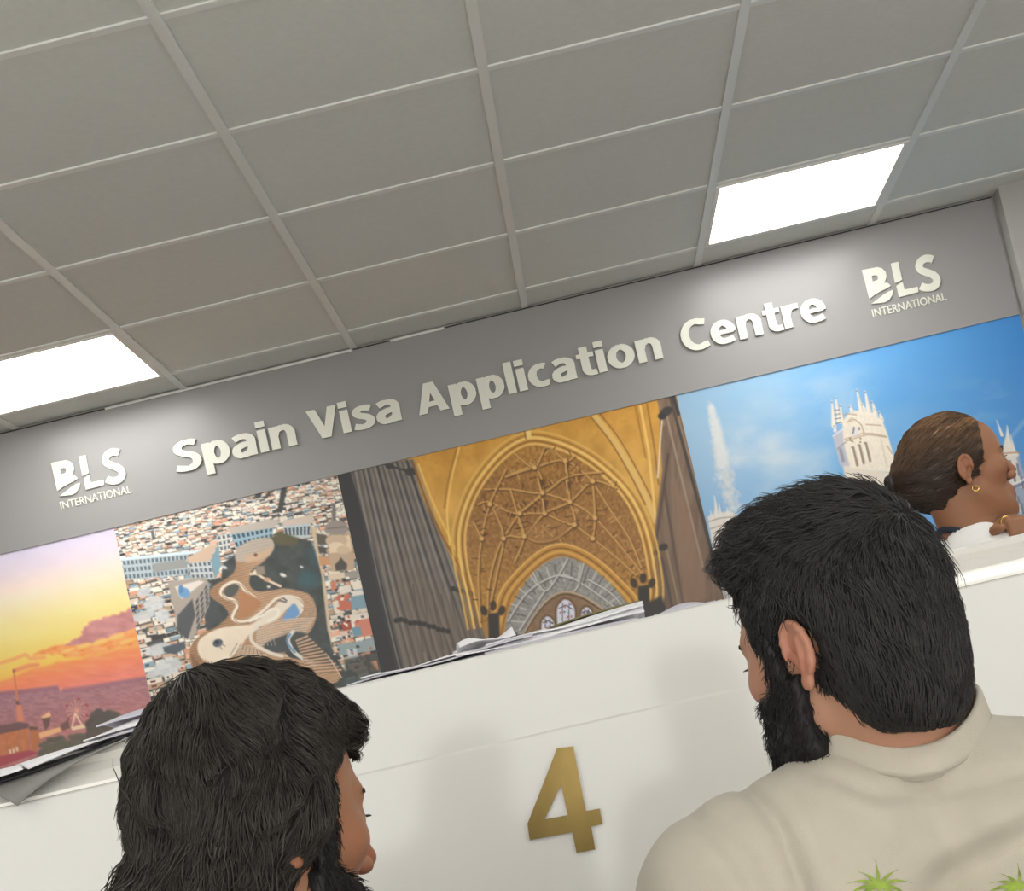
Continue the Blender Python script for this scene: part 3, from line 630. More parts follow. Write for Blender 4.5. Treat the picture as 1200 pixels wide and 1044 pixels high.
c.line([ZP(920, 66), ZP(945, 200), ZP(965, 400)], 3, (236, 196, 110)); c.line([ZP(940, 60), ZP(962, 190), ZP(975, 300)], 2, (158, 108, 44)); c.line([ZP(905, 66), ZP(936, 220)], 1.8, (170, 118, 44))
for k in range(40): c.ell(*ZP(R_.uniform(260, 940), R_.uniform(90, 260)), R_.uniform(1, 4), R_.uniform(.6, 1.6), (180, 126, 40), R_.uniform(0, 3), 1.4, .35)
# right pier
c.poly([ZP(*p) for p in ((975, 45), (1024, 28), (1100, 330), (1180, 640), (1270, 1000), (1080, 1020), (958, 600), (965, 420), (985, 260))], lambda x, y: np.array([120, 98, 80])+((fbm(x/4, y/26, 15)-.5)*34)[:, None], 1)
for (p, q, w, col) in (((1012, 40), (1160, 600), 5, (78, 68, 60)), ((1000, 100), (1110, 560), 2.5, (158, 136, 116)), ((1022, 60), (1172, 600), 2, (142, 122, 104)), ((990, 300), (1050, 670), 3, (92, 76, 64)), ((1004, 210), (966, 480), 3, (92, 72, 58)), ((985, 520), (1020, 690), 3, (84, 76, 70)), ((1000, 500), (1040, 680), 2, (150, 128, 108)), ((1016, 28), (1034, 90), 4, (56, 54, 54)), ((975, 45), (990, 120), 4, (140, 116, 92)), ((962, 500), (990, 680), 3, (112, 98, 88)), ((1030, 120), (1170, 640), 1.5, (60, 54, 50))): c.line([ZP(*p), ZP(*q)], w, col)
c.ell(*ZP(998, 82), 8, 5, (62, 58, 56), -.5); c.ell(*ZP(985, 96), 5, 4, (52, 50, 50)); c.line([ZP(985, 110), ZP(980, 170), ZP(972, 280)], 1.6, (232, 214, 190)); c.ell(*ZP(988, 488), 6, 4, (60, 54, 50), -.4); c.ell(*ZP(965, 505), 5, 3, (66, 58, 52), -.4); c.ell(*ZP(1122, 552), 7, 4, (60, 56, 54), -.4)
c.poly([ZP(*p) for p in ((1018, 280), (1060, 360), (1110, 560), (1120, 640), (1050, 670), (1030, 500))], (142, 112, 92), 4, .75)
# great arch
arch = smooth([Z3(*p) for p in ((310, 985), (285, 860), (250, 700), (246, 560), (290, 420), (360, 310), (440, 230), (520, 190), (600, 195), (700, 230), (800, 290), (900, 380), (965, 470), (1010, 580), (1040, 720), (1050, 860), (1000, 960))], 6)
vault = lambda x, y: lerp_stops(y, [(520, (176, 126, 52)), (570, (152, 106, 50)), (640, (158, 112, 58)), (700, (176, 128, 56))])+((fbm(x/2.6, y/3.2, 18)-.5)*70)[:, None]*np.array([1, .86, .6])
c.poly(arch, vault, 1)
for off, w, col in ((0, 2.2, (232, 190, 110)), (-3.5, 2, (150, 100, 36)), (-7.5, 3, (238, 200, 116)), (-11, 1.8, (170, 118, 44)), (-15, 2.4, (222, 178, 90))):
    P = np.array(arch); d = np.gradient(P, axis=0); n = np.stack([d[:, 1], -d[:, 0]], 1)/np.linalg.norm(d, axis=1)[:, None]
    Q = P-n*off*1.0; c.line([tuple(q) for q in Q[:-4]], w, col, .8)
c.poly([Z3(*p) for p in ((505, 130), (530, 122), (532, 160), (512, 166))], (236, 206, 130)); c.line([Z3(502, 132), Z3(508, 165)], 1.5, (150, 100, 40))
# ribs, bosses and carved blocks of the vault
ribs = [[(330, 385), (440, 385), (580, 400), (690, 330), (840, 310)], [(300, 450), (350, 440), (470, 490), (580, 400)], [(410, 600), (480, 490), (580, 400), (545, 290), (420, 330)], [(580, 400), (700, 440), (810, 510), (960, 680), (1020, 760)],
        [(310, 960), (300, 760), (315, 600), (350, 450), (420, 300)], [(340, 940), (350, 780), (410, 600), (500, 590), (590, 490), (700, 440), (800, 350), (900, 380)], [(500, 590), (480, 500), (590, 490)], [(590, 490), (720, 540), (700, 440)], [(500, 590), (560, 615), (640, 600), (720, 540)],
        [(720, 540), (800, 600), (900, 680), (990, 760)], [(800, 350), (880, 480), (960, 600), (1025, 760)], [(420, 330), (545, 290), (680, 260), (800, 350)], [(680, 260), (690, 330), (700, 440)], [(350, 450), (380, 500), (410, 600), (380, 760), (350, 900)], [(440, 385), (470, 490), (500, 590), (460, 700)], [(800, 350), (810, 510), (800, 600)], [(280, 530), (315, 600)], [(460, 230), (545, 290), (600, 200), (680, 260), (720, 240)]]
for r in ribs:
    P = smooth([Z3(*p) for p in r], 5)
    c.line([(x+1.3, y+1.4) for x, y in P], 2.2, (96, 62, 26), .8, .85); c.line(P, 2.0, (206, 158, 88), .7)
for k in range(150):
    q = R_.random(); r = ribs[R_.randrange(len(ribs))]; i = R_.randrange(len(r)-1); A, B = np.array(r[i]), np.array(r[i+1]); p = A+(B-A)*q; d = (B-A)/np.linalg.norm(B-A); n = np.array([-d[1], d[0]])*R_.choice((-1, 1))
    p0_ = p+n*8; p1_ = p+n*R_.uniform(18, 34)
    c.line([Z3(*p0_), Z3(*p1_)], 1.5, R_.choice([(88, 56, 22), (108, 72, 30), (206, 160, 92)]), .6, .8)
for p in ((580, 400), (480, 490), (590, 490), (500, 590), (720, 540), (700, 440), (800, 350), (810, 510), (410, 600), (350, 450), (545, 290), (680, 260), (800, 600), (315, 600)):
    c.ell(*Z3(p[0]+3, p[1]+4), 3.6, 3.6, (96, 62, 26), 0, 1); c.ell(*Z3(*p), 2.8, 2.8, (216, 172, 104), 0, .8)
for (p, q) in (((560, 340), (575, 395)), ((685, 350), (690, 400)), ((580, 430), (590, 490)), ((680, 270), (685, 310))): c.poly([Z3(q[0]-18, p[1]), Z3(q[0]+18, p[1]+4), Z3(q[0]+2, q[1])], (104, 66, 30), 1); c.line([Z3(*p), Z3(*q)], 2, (214, 168, 100))
c.poly(smooth([Z3(*p) for p in ((510, 575), (560, 530), (620, 520), (690, 550), (660, 600), (600, 618), (540, 612))], 5, True), (166, 120, 66), 1.4, .7)
for k in range(16): c.line([Z3(R_.uniform(540, 660), R_.uniform(535, 600)), Z3(R_.uniform(540, 660), R_.uniform(535, 600))], 1.2, (206, 160, 96) if k % 2 else (112, 74, 36), .7, .8)
# lower arch with grey vault and windows
low = smooth([Z3(*p) for p in ((330, 1500), (340, 1200), (350, 1040), (370, 930), (400, 830), (470, 740), (560, 660), (640, 625), (720, 635), (820, 690), (920, 780), (1000, 880), (1010, 1040), (1010, 1200), (1010, 1500))], 6)
c.poly(low, (196, 142, 62), 1)
for s_, w, col in ((0, 2, (228, 182, 100)), (5, 1.8, (140, 92, 34)), (9, 2.6, (216, 166, 80)), (13, 1.6, (150, 100, 44))):
    P = np.array(low); d = np.gradient(P, axis=0); n = np.stack([-d[:, 1], d[:, 0]], 1)/np.linalg.norm(d, axis=1)[:, None]; c.line([tuple(q) for q in P+n*s_], w, col, .8)
inn = smooth([Z3(*p) for p in ((405, 1500), (410, 1200), (415, 1060), (425, 940), (470, 850), (540, 750), (620, 692), (690, 682), (780, 720), (870, 790), (940, 870), (985, 940), (985, 1060), (985, 1200), (985, 1500))], 6)
c.poly(inn, lambda x, y: np.array([150, 146, 140])+((fbm(x/2.2, y/2.2, 21)-.5)*60)[:, None], 1)
for k in range(22):
    q = k/21; t0 = q*math.pi; x = 690-260*math.cos(t0)*(.98); y = 960-250*math.sin(t0)
    x2 = 690-190*math.cos(t0); y2 = 965-180*math.sin(t0)
    c.line([Z3(x, y), Z3(x2, y2)], 1.5, (96, 92, 88) if k % 2 else (206, 204, 198), .6, .85)
for r in ([(430, 960), (520, 830), (650, 760), (740, 790), (870, 880), (960, 960)], [(540, 750), (590, 830), (650, 760), (690, 690)], [(740, 790), (760, 710)], [(650, 760), (740, 790), (700, 850)], [(590, 830), (480, 1000)], [(780, 780), (880, 840), (960, 930)]):
    P = smooth([Z3(*p) for p in r], 5); c.line([(x+1, y+1.2) for x, y in P], 2.4, (104, 98, 92), .7, .8); c.line(P, 1.8, (204, 202, 196), .7)
apse = smooth([Z3(*p) for p in ((470, 1500), (480, 1200), (490, 1050), (530, 960), (590, 880), (660, 835), (740, 845), (820, 890), (880, 940), (930, 1000), (940, 1050), (940, 1200), (940, 1500))], 6)
c.poly(apse, lambda x, y: np.array([142, 112, 82])+((fbm(x/5, y/5, 25)-.5)*40)[:, None], 1); c.line(apse, 2, (190, 168, 140)); c.line([(x, y+3) for x, y in apse], 1.2, (84, 64, 48))
for (cx, cy, rx, ry) in ((683, 915, 38, 48), (604, 975, 27, 34), (774, 930, 24, 30)):
    w = smooth([Z3(cx-rx, cy+ry*1.3), Z3(cx-rx, cy-ry*.2), Z3(cx-rx*.4, cy-ry*.9), Z3(cx, cy-ry), Z3(cx+rx*.5, cy-ry*.8), Z3(cx+rx, cy-ry*.1), Z3(cx+rx, cy+ry*1.3)], 4)
    c.line(w, 5, (112, 84, 60), 1); c.poly(w, (222, 222, 232), .8)
    for d in (-.4, .35): c.line([Z3(cx+rx*d, cy-ry*.7), Z3(cx+rx*d, cy+ry)], .9, (74, 66, 78), .5)
    for k in range(12): c.ell(*Z3(cx+R_.uniform(-.8, .8)*rx, cy+R_.uniform(-.6, 1)*ry), 1.1, 1.4, R_.choice([(176, 84, 92), (120, 140, 190), (92, 80, 96), (200, 170, 190)]), 0, .5, .8)
    c.line([Z3(cx-rx*.8, cy-ry*.2), Z3(cx, cy-ry*.5), Z3(cx+rx*.8, cy-ry*.1)], 1, (70, 60, 66), .5)
for (cx, cy) in ((365, 970), (1020, 850)):
    c.poly([Z3(cx-22, cy-40), Z3(cx+26, cy-48), Z3(cx+44, cy+480), Z3(cx-10, cy+490)], (58, 54, 48), 1.2)
    for d in (-40, 0, 38): c.ell(*Z3(cx+d, cy-55-(d == 0)*22), 4, 6, (70, 56, 40), d*.01)
c.poly([Z3(*p) for p in ((985, 930), (1040, 880), (1100, 850), (1120, 900), (1110, 960), (980, 960))], (62, 58, 56), 2)
c.poly([Z3(*p) for p in ((425, 1030), (455, 1000), (480, 1030))], (52, 48, 44), 1.5)
o = c.build('vault_mural', M_print, 1.12); tag(o, 'printed wall mural of a golden ribbed cathedral vault between stone piers', 'mural', 'printed photo murals under the sign board')

# --- white palace and fountain under a blue sky
Z4 = lambda x, y: (780+x/2.852, 360+y/2.852)
Z8 = lambda x, y: (960+x/8.03, 440+y/8.03)
c = Canvas(XC, XD, ZB, ZM)
ug = c.u/410.0
base = lerp_stops(ug, [(0, (150, 190, 220)), (.3, (140, 188, 226)), (.6, (100, 168, 226)), (1, (66, 142, 214))])
low_ = lerp_stops(ug, [(0, (112, 166, 216)), (.5, (104, 166, 218)), (1, (84, 150, 212))])
k = np.clip((c.v-40)/190, 0, 1)[:, None]; c.c[:] = base*(1-k)+low_*k
cl = np.clip(fbm(c.u/95, c.v/60, 31, 5)-.42, 0, 1)*2.6*np.exp(-((c.u-90)/150)**2)*np.exp(-((c.v-85)/70)**2)+np.exp(-((c.u-40)/90)**2)*.25*np.exp(-((c.v-90)/80)**2)
cl += np.clip(fbm(c.u/40, c.v/16, 33)-.5, 0, 1)*.9*np.exp(-((c.u-360)/70)**2)*np.exp(-((c.v-95)/28)**2)
cl += .28*np.clip(fbm(c.u/60, c.v/22, 37)-.45, 0, 1)*np.exp(-((c.u-150)/90)**2)*np.exp(-((c.v-25)/30)**2)*3
c.c = c.c+(np.array([214, 222, 226])-c.c)*np.clip(cl, 0, .85)[:, None]
c.line([Z4(1150, 440), Z4(1200, 380)], 3, (170, 200, 226), 2.5, .6); c.line([Z4(618, 330), Z4(625, 280)], 2, (170, 204, 232), 2, .5)
# fountain
for k in range(620):
    q = R_.random()**.8; cx = 150+q*70; cy = 330+q*350; w = 4+16*math.sin(min(q*2.2, 1.57))*(1-.25*q)
    x = cx+R_.gauss(0, 1)*w*.8+ (0 if q < .5 else abs(R_.gauss(0, 1))*14*(q-.4))
    c.ell(*Z4(x, cy+R_.gauss(0, 8)), R_.uniform(.8, 2.6), R_.uniform(1, 3), tuple(np.array([214, 218, 220])+R_.uniform(-22, 16)), 0, 1.3, R_.uniform(.25, .75)*(1-.45*q))
c.line([Z4(150, 335), Z4(170, 400), Z4(190, 520)], 6, (222, 224, 224), 3, .8, 15)
ivory, shade_ = (236, 226, 208), (176, 170, 170)
# main tower
c.poly([Z8(*p) for p in ((215, 800), (300, 850), (760, 930), (960, 2400), (480, 2400))], (226, 216, 200), 1)
c.poly([Z8(*p) for p in ((125, 560), (225, 490), (245, 640), (300, 850), (200, 850), (160, 700))], (190, 190, 200))
c.poly([Z8(*p) for p in ((215, 430), (300, 330), (420, 330), (520, 350), (600, 440), (640, 540), (680, 680), (730, 850), (745, 920), (290, 870), (230, 640))], lambda x, y: np.array(ivory)+((fbm(x/2, y/2, 41)-.5)*20)[:, None], .8)
for (bx, by, tx, ty, w) in ((140, 470, 118, 235, 6), (190, 430, 152, 195, 6.5), (215, 420, 196, 270, 4), (310, 340, 285, 280, 4.5), (400, 340, 352, 130, 6.5), (470, 350, 432, 145, 6.5), (530, 360, 496, 240, 5.5), (590, 420, 565, 335, 5), (150, 520, 140, 460, 4), (430, 330, 404, 260, 4)):
    c.line([Z8(tx, ty), Z8(bx, by)], .8, (238, 230, 216), .6, 1, w); c.line([Z8(tx+20, ty+70), Z8(bx+16, by)], 1, (190, 176, 160), .6, .7)
    c.ell(*Z8(tx, ty+16), .9, .9, (120, 112, 110), 0, .5, .8)
for k in range(4): c.line([Z8(140+k*6, 330+k*40), Z8(190+k*6, 320+k*40)], 1, (110, 112, 124), .5)
for P in ([(260, 440), (320, 420), (330, 410), (370, 440), (400, 470), (420, 540)], [(250, 620), (390, 570), (470, 555), (630, 580)], [(440, 460), (580, 470)], [(230, 380), (260, 360), (350, 370)], [(280, 420), (310, 400)], [(640, 660), (690, 740)], [(240, 600), (400, 545), (500, 545), (630, 572)]): c.line([Z8(*p) for p in P], 1.2, (176, 148, 120), .6, .85)
c.poly([Z8(*p) for p in ((300, 500), (345, 480), (375, 520), (360, 560), (310, 575))], (226, 220, 224)); c.line([Z8(318, 545), Z8(328, 490)], 1.6, (110, 104, 112), .5); c.ell(*Z8(376, 500), 1, 1.6, (110, 100, 100))
for (x, y) in ((315, 680), (375, 660), (435, 640)): c.line([Z8(x, y), Z8(x+40, y+160)], 4, (150, 132, 112), .6); c.line([Z8(x-12, y+10), Z8(x+24, y+170)], 2, (244, 236, 220), .6)
c.line([Z8(200, 700), Z8(225, 800)], 4, (150, 150, 162), 1); c.line([Z8(130, 570), Z8(230, 500)], 1.4, (226, 226, 232)); c.line([Z8(170, 690), Z8(245, 630)], 1.4, (150, 150, 160)); c.line([Z8(580, 600), Z8(640, 860)], 1, (206, 192, 170), .6)
for k in range(5): c.ell(*Z8(R_.uniform(270, 460), R_.uniform(590, 660)), 1, 1, (140, 110, 84), 0, .5)
# small tower bottom left
c.poly([Z4(*p) for p in ((190, 960), (290, 960), (420, 1400), (250, 1400))], (206, 200, 192), 2)
c.poly([Z4(*p) for p in ((140, 700), (160, 690), (168, 650), (176, 690), (210, 680), (260, 700), (280, 1000), (190, 1000))], (226, 220, 210))
for (tx, ty, bx, by, w) in ((163, 630, 172, 700, 3), (178, 655, 184, 700, 3), (150, 680, 156, 715, 2), (205, 670, 210, 710, 3)): c.line([Z4(tx, ty), Z4(bx, by)], .8, (232, 226, 218), .6, 1, w+1)
for P in ([(145, 716), (180, 705), (230, 700)], [(150, 740), (190, 728), (240, 722)], [(160, 770), (240, 745)]): c.line([Z4(*p) for p in P], 1.2, (164, 150, 140), .6)
for (x, y) in ((178, 780), (205, 770), (215, 930), (195, 940), (230, 950)): c.line([Z4(x, y), Z4(x+8, y+40)], 3, (130, 122, 120), .7)
c.poly([Z4(*p) for p in ((190, 900), (250, 920), (262, 970), (200, 975))], (196, 192, 190), 1.5, .8)
# right tower behind the clerk
c.poly([(1150, 600), (1215, 590), (1260, 760), (1180, 760)], (170, 178, 194), 2)
def ZW(x, y): return (1030+x/5.218, 460+y/5.218)
c.poly([ZW(*p) for p in ((740, 370), (850, 365), (880, 470), (930, 600), (950, 760), (640, 760), (660, 690), (800, 600))], (156, 168, 190), 1)
c.poly([ZW(*p) for p in ((755, 350), (775, 265), (785, 200), (800, 270), (830, 350), (858, 380), (840, 400), (770, 400))], (232, 226, 214))
for (tx, ty, bx, by, w) in ((720, 170, 752, 260, 3.5), (784, 205, 800, 330, 4), (806, 260, 830, 360, 3)): c.line([ZW(tx, ty), ZW(bx, by)], .8, (236, 230, 220), .6, 1, w)
c.poly([ZW(*p) for p in ((765, 400), (835, 385), (862, 470), (850, 560), (800, 560), (780, 480))], (224, 218, 208))
for (x, y) in ((800, 420), (820, 480), (845, 440), (870, 520), (850, 640), (820, 620), (870, 680)): c.line([ZW(x, y), ZW(x+12, y+60)], 3, (120, 126, 142), .7); c.line([ZW(x-12, y), ZW(x, y+60)], 1.4, (240, 236, 228), .6)
c.line([ZW(760, 372), ZW(858, 365)], 1.6, (190, 150, 120), .6); c.line([ZW(800, 590), ZW(890, 550)], 2.4, (110, 120, 140), .7); c.line([ZW(800, 570), ZW(890, 530)], 2, (230, 230, 230), .7)
c.poly([ZW(*p) for p in ((735, 690), (800, 670), (830, 690), (830, 750), (760, 760))], (206, 208, 212), 1); c.ell(*ZW(740, 745), 5, 3.4, (104, 108, 116)); c.ell(*ZW(790, 705), 3, 4, (130, 134, 142))
c.poly([ZW(*p) for p in ((625, 700), (700, 660), (735, 700), (700, 760), (640, 740))], (116, 146, 178), 3, .8)
o = c.build('palace_mural', M_print); tag(o, 'printed wall mural of white palace towers and a fountain under blue sky', 'mural', 'printed photo murals under the sign board')
# small frosted plate on the return wall, right edge
M_plate = mat('frosted_plate', (196, 222, 224), 0.25, 0.02, 4)
root = empty('frosted_sign_plate', (1.78, YW-.1, CZ+.9)); tag(root, 'pale frosted plate with rounded corner fixed to the wall at right edge', 'plate')
pts = []
x0, x1, z0, z1, rr = .0, .42, -.55, .29, .03
for cx, cz, q0 in ((x1-rr, z1-rr, 0), (x0+rr, z1-rr, 90), (x0+rr, z0+rr, 180), (x1-rr, z0+rr, 270)):
    for i in range(7): q = math.radians(q0+15*i); pts.append((cx+rr*math.cos(q), cz+rr*math.sin(q)))
o = prism('panel', pts, -.006, 0, M_plate, root, .001); o.rotation_euler.z = a
bx = (p0[0]+.006+.018*0-root.location.x); o.location = (p0[0]+.004-root.location.x, p0[1]-.009-root.location.y, 0)
# ------------------------------------------------------------------ service counter
M_cnt = mat('white_gloss_laminate', (214, 212, 206), 0.11, 0.012, 2, spec=0.5)
M_cntb = mat('white_satin_laminate', (216, 213, 206), 0.3, 0.012, 2)
M_lip = mat('lit_lip_laminate', (246, 243, 235), 0.3, 0.01, 2)  # brighter laminate copy: light caught by the slanted ledge is in the colour
M_seam = mat('grey_edge_strip', (176, 176, 176), 0.5, 0.03, 10)
YC = 2.6; ZT = CZ+.2025
counter = empty('service_counter', (0, YC+.25, 0)); tag(counter, 'long white service counter running across the room below the murals', 'counter')
def cchild(o): return child(o, counter)
cchild(extrude_profile('worktop', [(YC+.012, ZT-.012), (YC+.016, ZT-.002), (YC+.022, ZT), (YC+.50, ZT), (YC+.50, ZT-.03), (YC+.022, ZT-.03)], -3.2, 2.6, M_cntb))
cchild(extrude_profile('body', [(YC+.022, ZT-.013), (YC+.010, CZ+.1645), (YC+.03, CZ+.10), (YC+.03, 0.0), (YC+.46, 0.0), (YC+.46, ZT-.031), (YC+.022, ZT-.031)], -3.2, 2.6, M_cntb))
cchild(extrude_profile('ledge', [(YC+.012, CZ+.1655), (YC+.008, CZ+.1655), (YC-.0185, CZ+.1475), (YC-.0185, CZ+.1425), (YC+.012, CZ+.1425)], -3.2, 2.6, M_lip))
# glossy fronts: vertical below, leaning back above a bead added to catch light streaks
def front_profile(ztop, y0, back, bead=True):
    """upright, then a small rounded bead added for its highlight, then leaning back a little up to the top edge"""
    pts = [(y0, 0.012)]; zc = CZ+.066; r = .02; tm = math.radians(21); t1 = 0.0; y = y0; z = zc
    if not bead: tm = 0.0
    q = [tm*i/16 for i in range(17)]+[tm+(t1-tm)*i/10 for i in range(1, 11)]
    for t in q:
        pts.append((y, z)); z += .00022*math.cos(t); y += .00022*math.sin(t)
    yt = y+(ztop-.004-z)*math.tan(t1)
    pts += [(yt, ztop-.004), (yt+.002, ztop-.001), (yt+.005, ztop)]
    return pts, [(back, ztop), (back, .012)]
def front(name, xa, xb, ztop, y0, back):
    f, bk = front_profile(ztop, y0, back, ztop > CZ+.18)
    o = extrude_profile(name, f+bk, xa, xb, M_cnt)
    return cchild(o)
front('front_panel', -3.2, -.635, CZ+.1430, YC-.0183, YC+.009)
front('front_panel', .524, 2.6, CZ+.1430, YC-.0183, YC+.009)
front('front_panel', -.63, .512, ZT+.0005, YC-.034, YC+.0095)
cchild(box('edge_strip', .512, .524, YC-.016, YC+.02, .012, CZ+.14, M_seam))
cchild(box('plinth', -3.2, 2.6, YC+.005, YC+.45, 0, .012, M_seam))
# brass numeral
M_brass = mat('brushed_brass', (112, 95, 56), 0.26, 0.3, 9, metal=1.0, stretch=(1, 1, .6))
Y4 = YC-.034
def z24(x, y): p = wp(400+x/2.4, 680+y/2.4, Y4); return (p.x, p.z)
O4 = [(607, 472), (652, 467), (688, 648), (727, 641), (734, 685), (703, 692), (714, 756), (662, 766), (650, 708), (530, 730), (524, 684)]
H4 = [(618, 575), (637, 660), (572, 672)]
bm = bmesh.new(); ring_prism(bm, [z24(*p) for p in O4], [[z24(*p) for p in H4]], Y4-.006, Y4+.0006)
o = link('number_four', bm_mesh('number_four', bm), M_brass); tag(o, 'brass numeral 4 fixed to the white counter front between the two men', 'number')

# ------------------------------------------------------------------ papers
M_paper = mat('white_paper', (247, 246, 248), 0.7, 0.015, 20, spec=0.2)
M_paperg = mat('shaded_white_paper', (214, 211, 220), 0.75, 0.03, 20, spec=0.2)  # white paper again, with its shaded undersides put into the colour
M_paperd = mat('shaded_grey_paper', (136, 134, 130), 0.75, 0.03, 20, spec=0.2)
M_blk = mat('black_card_and_shade', (40, 40, 42), 0.55, 0.1, 20, spec=0.3)
M_olive = mat('olive_card', (128, 122, 84), 0.6, 0.06, 20, spec=0.3)
def translucent(m, f):
    nt = m.node_tree; b = nt.nodes['Principled BSDF']; t_ = nt.nodes.new('ShaderNodeBsdfTranslucent'); x = nt.nodes.new('ShaderNodeMixShader')
    src = b.inputs['Base Color'].links[0].from_socket; nt.links.new(src, t_.inputs['Color']); x.inputs['Fac'].default_value = f
    nt.links.new(b.outputs['BSDF'], x.inputs[1]); nt.links.new(t_.outputs['BSDF'], x.inputs[2]); nt.links.new(x.outputs['Shader'], nt.nodes['Material Output'].inputs['Surface'])
translucent(M_paper, .2); translucent(M_paperg, .2)
def sheet(name, label, cx, cy, z, yaw, fn, m, w=.297, d=.21, thick=.0012, nx=26, ny=18, group='papers lying on the counter top'):
    bm = bmesh.new(); ca_, sa_ = math.cos(yaw), math.sin(yaw); top = []; bot = []
    for i in range(nx+1):
        for j in range(ny+1):
            u, v = i/nx, j/ny; lx, ly = (u-.5)*w, (v-.5)*d
            zz = z+fn(u, v)
            x, y = cx+lx*ca_-ly*sa_, cy+lx*sa_+ly*ca_
            top.append(bm.verts.new((x, y, zz+thick))); bot.append(bm.verts.new((x, y, zz)))
    q = lambda i, j: i*(ny+1)+j
    for i in range(nx):
        for j in range(ny):
            a_, b_, c_, d_ = q(i, j), q(i+1, j), q(i+1, j+1), q(i, j+1)
            for f in (bm.faces.new((top[a_], top[b_], top[c_], top[d_])), bm.faces.new((bot[a_], bot[d_], bot[c_], bot[b_]))): f.smooth = True
    for i in range(nx):
        for j0 in (0, ny): bm.faces.new((top[q(i, j0)], top[q(i+1, j0)], bot[q(i+1, j0)], bot[q(i, j0)]))
    for j in range(ny):
        for i0 in (0, nx): bm.faces.new((top[q(i0, j)], top[q(i0, j+1)], bot[q(i0, j+1)], bot[q(i0, j)]))
    o = link(name, bm_mesh(name, bm), m); tag(o, label, 'paper', group); return o
def X(px, py, Y=2.64): return wp(px, py, Y).x
G_ = ZT+.0006
fr = lambda v: (1-v)**2                     # front edge curling up
hp = lambda v: math.sin(math.pi*min(1, v/.55))   # front edge down, swelling behind it
# middle pile, left to right
sheet('paper_sheet', 'lowest white sheet at the left tip of the middle paper pile on the counter', X(497, 787), 2.735, G_, .03, lambda u, v: .0005+.012*u*hp(v), M_paper, thick=.0016)
sheet('paper_sheet', 'grey shaded sheet curling up in the middle paper pile on the counter', X(520, 778), 2.74, G_+.0042, -.05, lambda u, v: .001+.009*u*fr(v)+.012*u*hp(v)+.002*math.sin(u*9), M_paperg, thick=.0022)
sheet('paper_sheet', 'white sheet with raised right half on the middle paper pile', X(528, 770), 2.745, G_+.0125, .06, lambda u, v: .016*max(0, u-.15)*hp(v)-.006*max(0, .4-u)+.0015*math.sin(u*14+1), M_paper, thick=.0016)
sheet('paper_sheet', 'crumpled white slip standing up on top of the middle paper pile', X(566, 762), 2.70, G_+.024, .2, lambda u, v: .012*hp(v)*(.5+.5*math.sin(u*7))+.004*u+.003*math.sin(v*9+u*5), M_paper, w=.09, d=.10, thick=.001)
sheet('paper_sheet', 'thick shaded grey booklet under the right end of the middle paper pile', X(655, 742), 2.74, G_, .02, lambda u, v: .0004+.002*math.sin(u*3), M_paperg, w=.24, thick=.007)
sheet('paper_sheet', 'white sheet slanting across the right half of the middle paper pile', X(640, 740), 2.74, G_+.0092, .05, lambda u, v: .002+.016*hp(v)*(.3+u)-.003*math.sin(u*5), M_paper, thick=.0015)
sheet('paper_sheet', 'white sheet with curled right corner at the right tip of the middle pile', X(664, 734), 2.75, G_+.0185, -.03, lambda u, v: .004*fr(v)*max(0, u-.25)+.012*hp(v)*u+.002*math.sin(u*8), M_paper, w=.25, thick=.0018)
sheet('folder_and_shade', 'thin olive card folder topping the middle paper pile', X(690, 710), 2.84, G_+.032, .10, lambda u, v: .012*u*fr(v)+.002*math.sin(u*4), M_olive, w=.15, d=.16, thick=.0022)
sheet('paper_sheet', 'dark grey card under the olive folder in the middle pile', X(716, 708), 2.83, G_+.026, .02, lambda u, v: .003*fr(v), M_blk, w=.10, d=.12, thick=.002)
# right papers
sheet('paper_sheet', 'long flat white sheet on the counter next to the bearded man in the beige shirt', X(786, 716), 2.735, G_, .015, lambda u, v: .0006+.006*hp(v)*u, M_paper, w=.16, thick=.0024)
sheet('paper_sheet', 'shaded grey sheet with lifted front corner lying on the long flat white sheet', X(812, 708), 2.80, G_+.0085, -.12, lambda u, v: .004*fr(v)+.012*hp(v)*math.sin(min(1, u*1.1)*3.1), M_paperg, w=.10, d=.13, thick=.0014)
# left pile
sheet('paper_sheet', 'flat white sheet on the counter edge behind the long haired man', X(178, 858), 2.725, G_, .02, lambda u, v: .0008, M_paper, w=.09, thick=.002)
sheet('paper_sheet', 'shaded grey rolled sheet lowest in the left paper pile by the long haired man', X(160, 858), 2.74, G_+.003, .05, lambda u, v: (.006*fr(v)+.012*hp(v))*math.sin(min(1, u*1.2)*3.0)+.004*u, M_paperg, w=.20, thick=.002)
sheet('paper_sheet', 'white curled sheet bulging in the left paper pile', X(158, 852), 2.75, G_+.0175, .06, lambda u, v: (.004*fr(v)+.016*hp(v))*math.sin(u*2.8)-.004*(1-u), M_paper, w=.18, thick=.002)
sheet('paper_sheet', 'shaded grey curled sheet on top of the left paper pile', X(168, 848), 2.77, G_+.0315, .0, lambda u, v: (.004*fr(v)+.013*hp(v))*math.sin(u*3+.3), M_paperg, w=.16, thick=.003)
sheet('paper_sheet', 'white folded corner sticking up from the left paper pile', X(158, 846), 2.80, G_+.048, .3, lambda u, v: .026*max(0, u-.35)*fr(v), M_paper, w=.07, d=.1, thick=.0014)
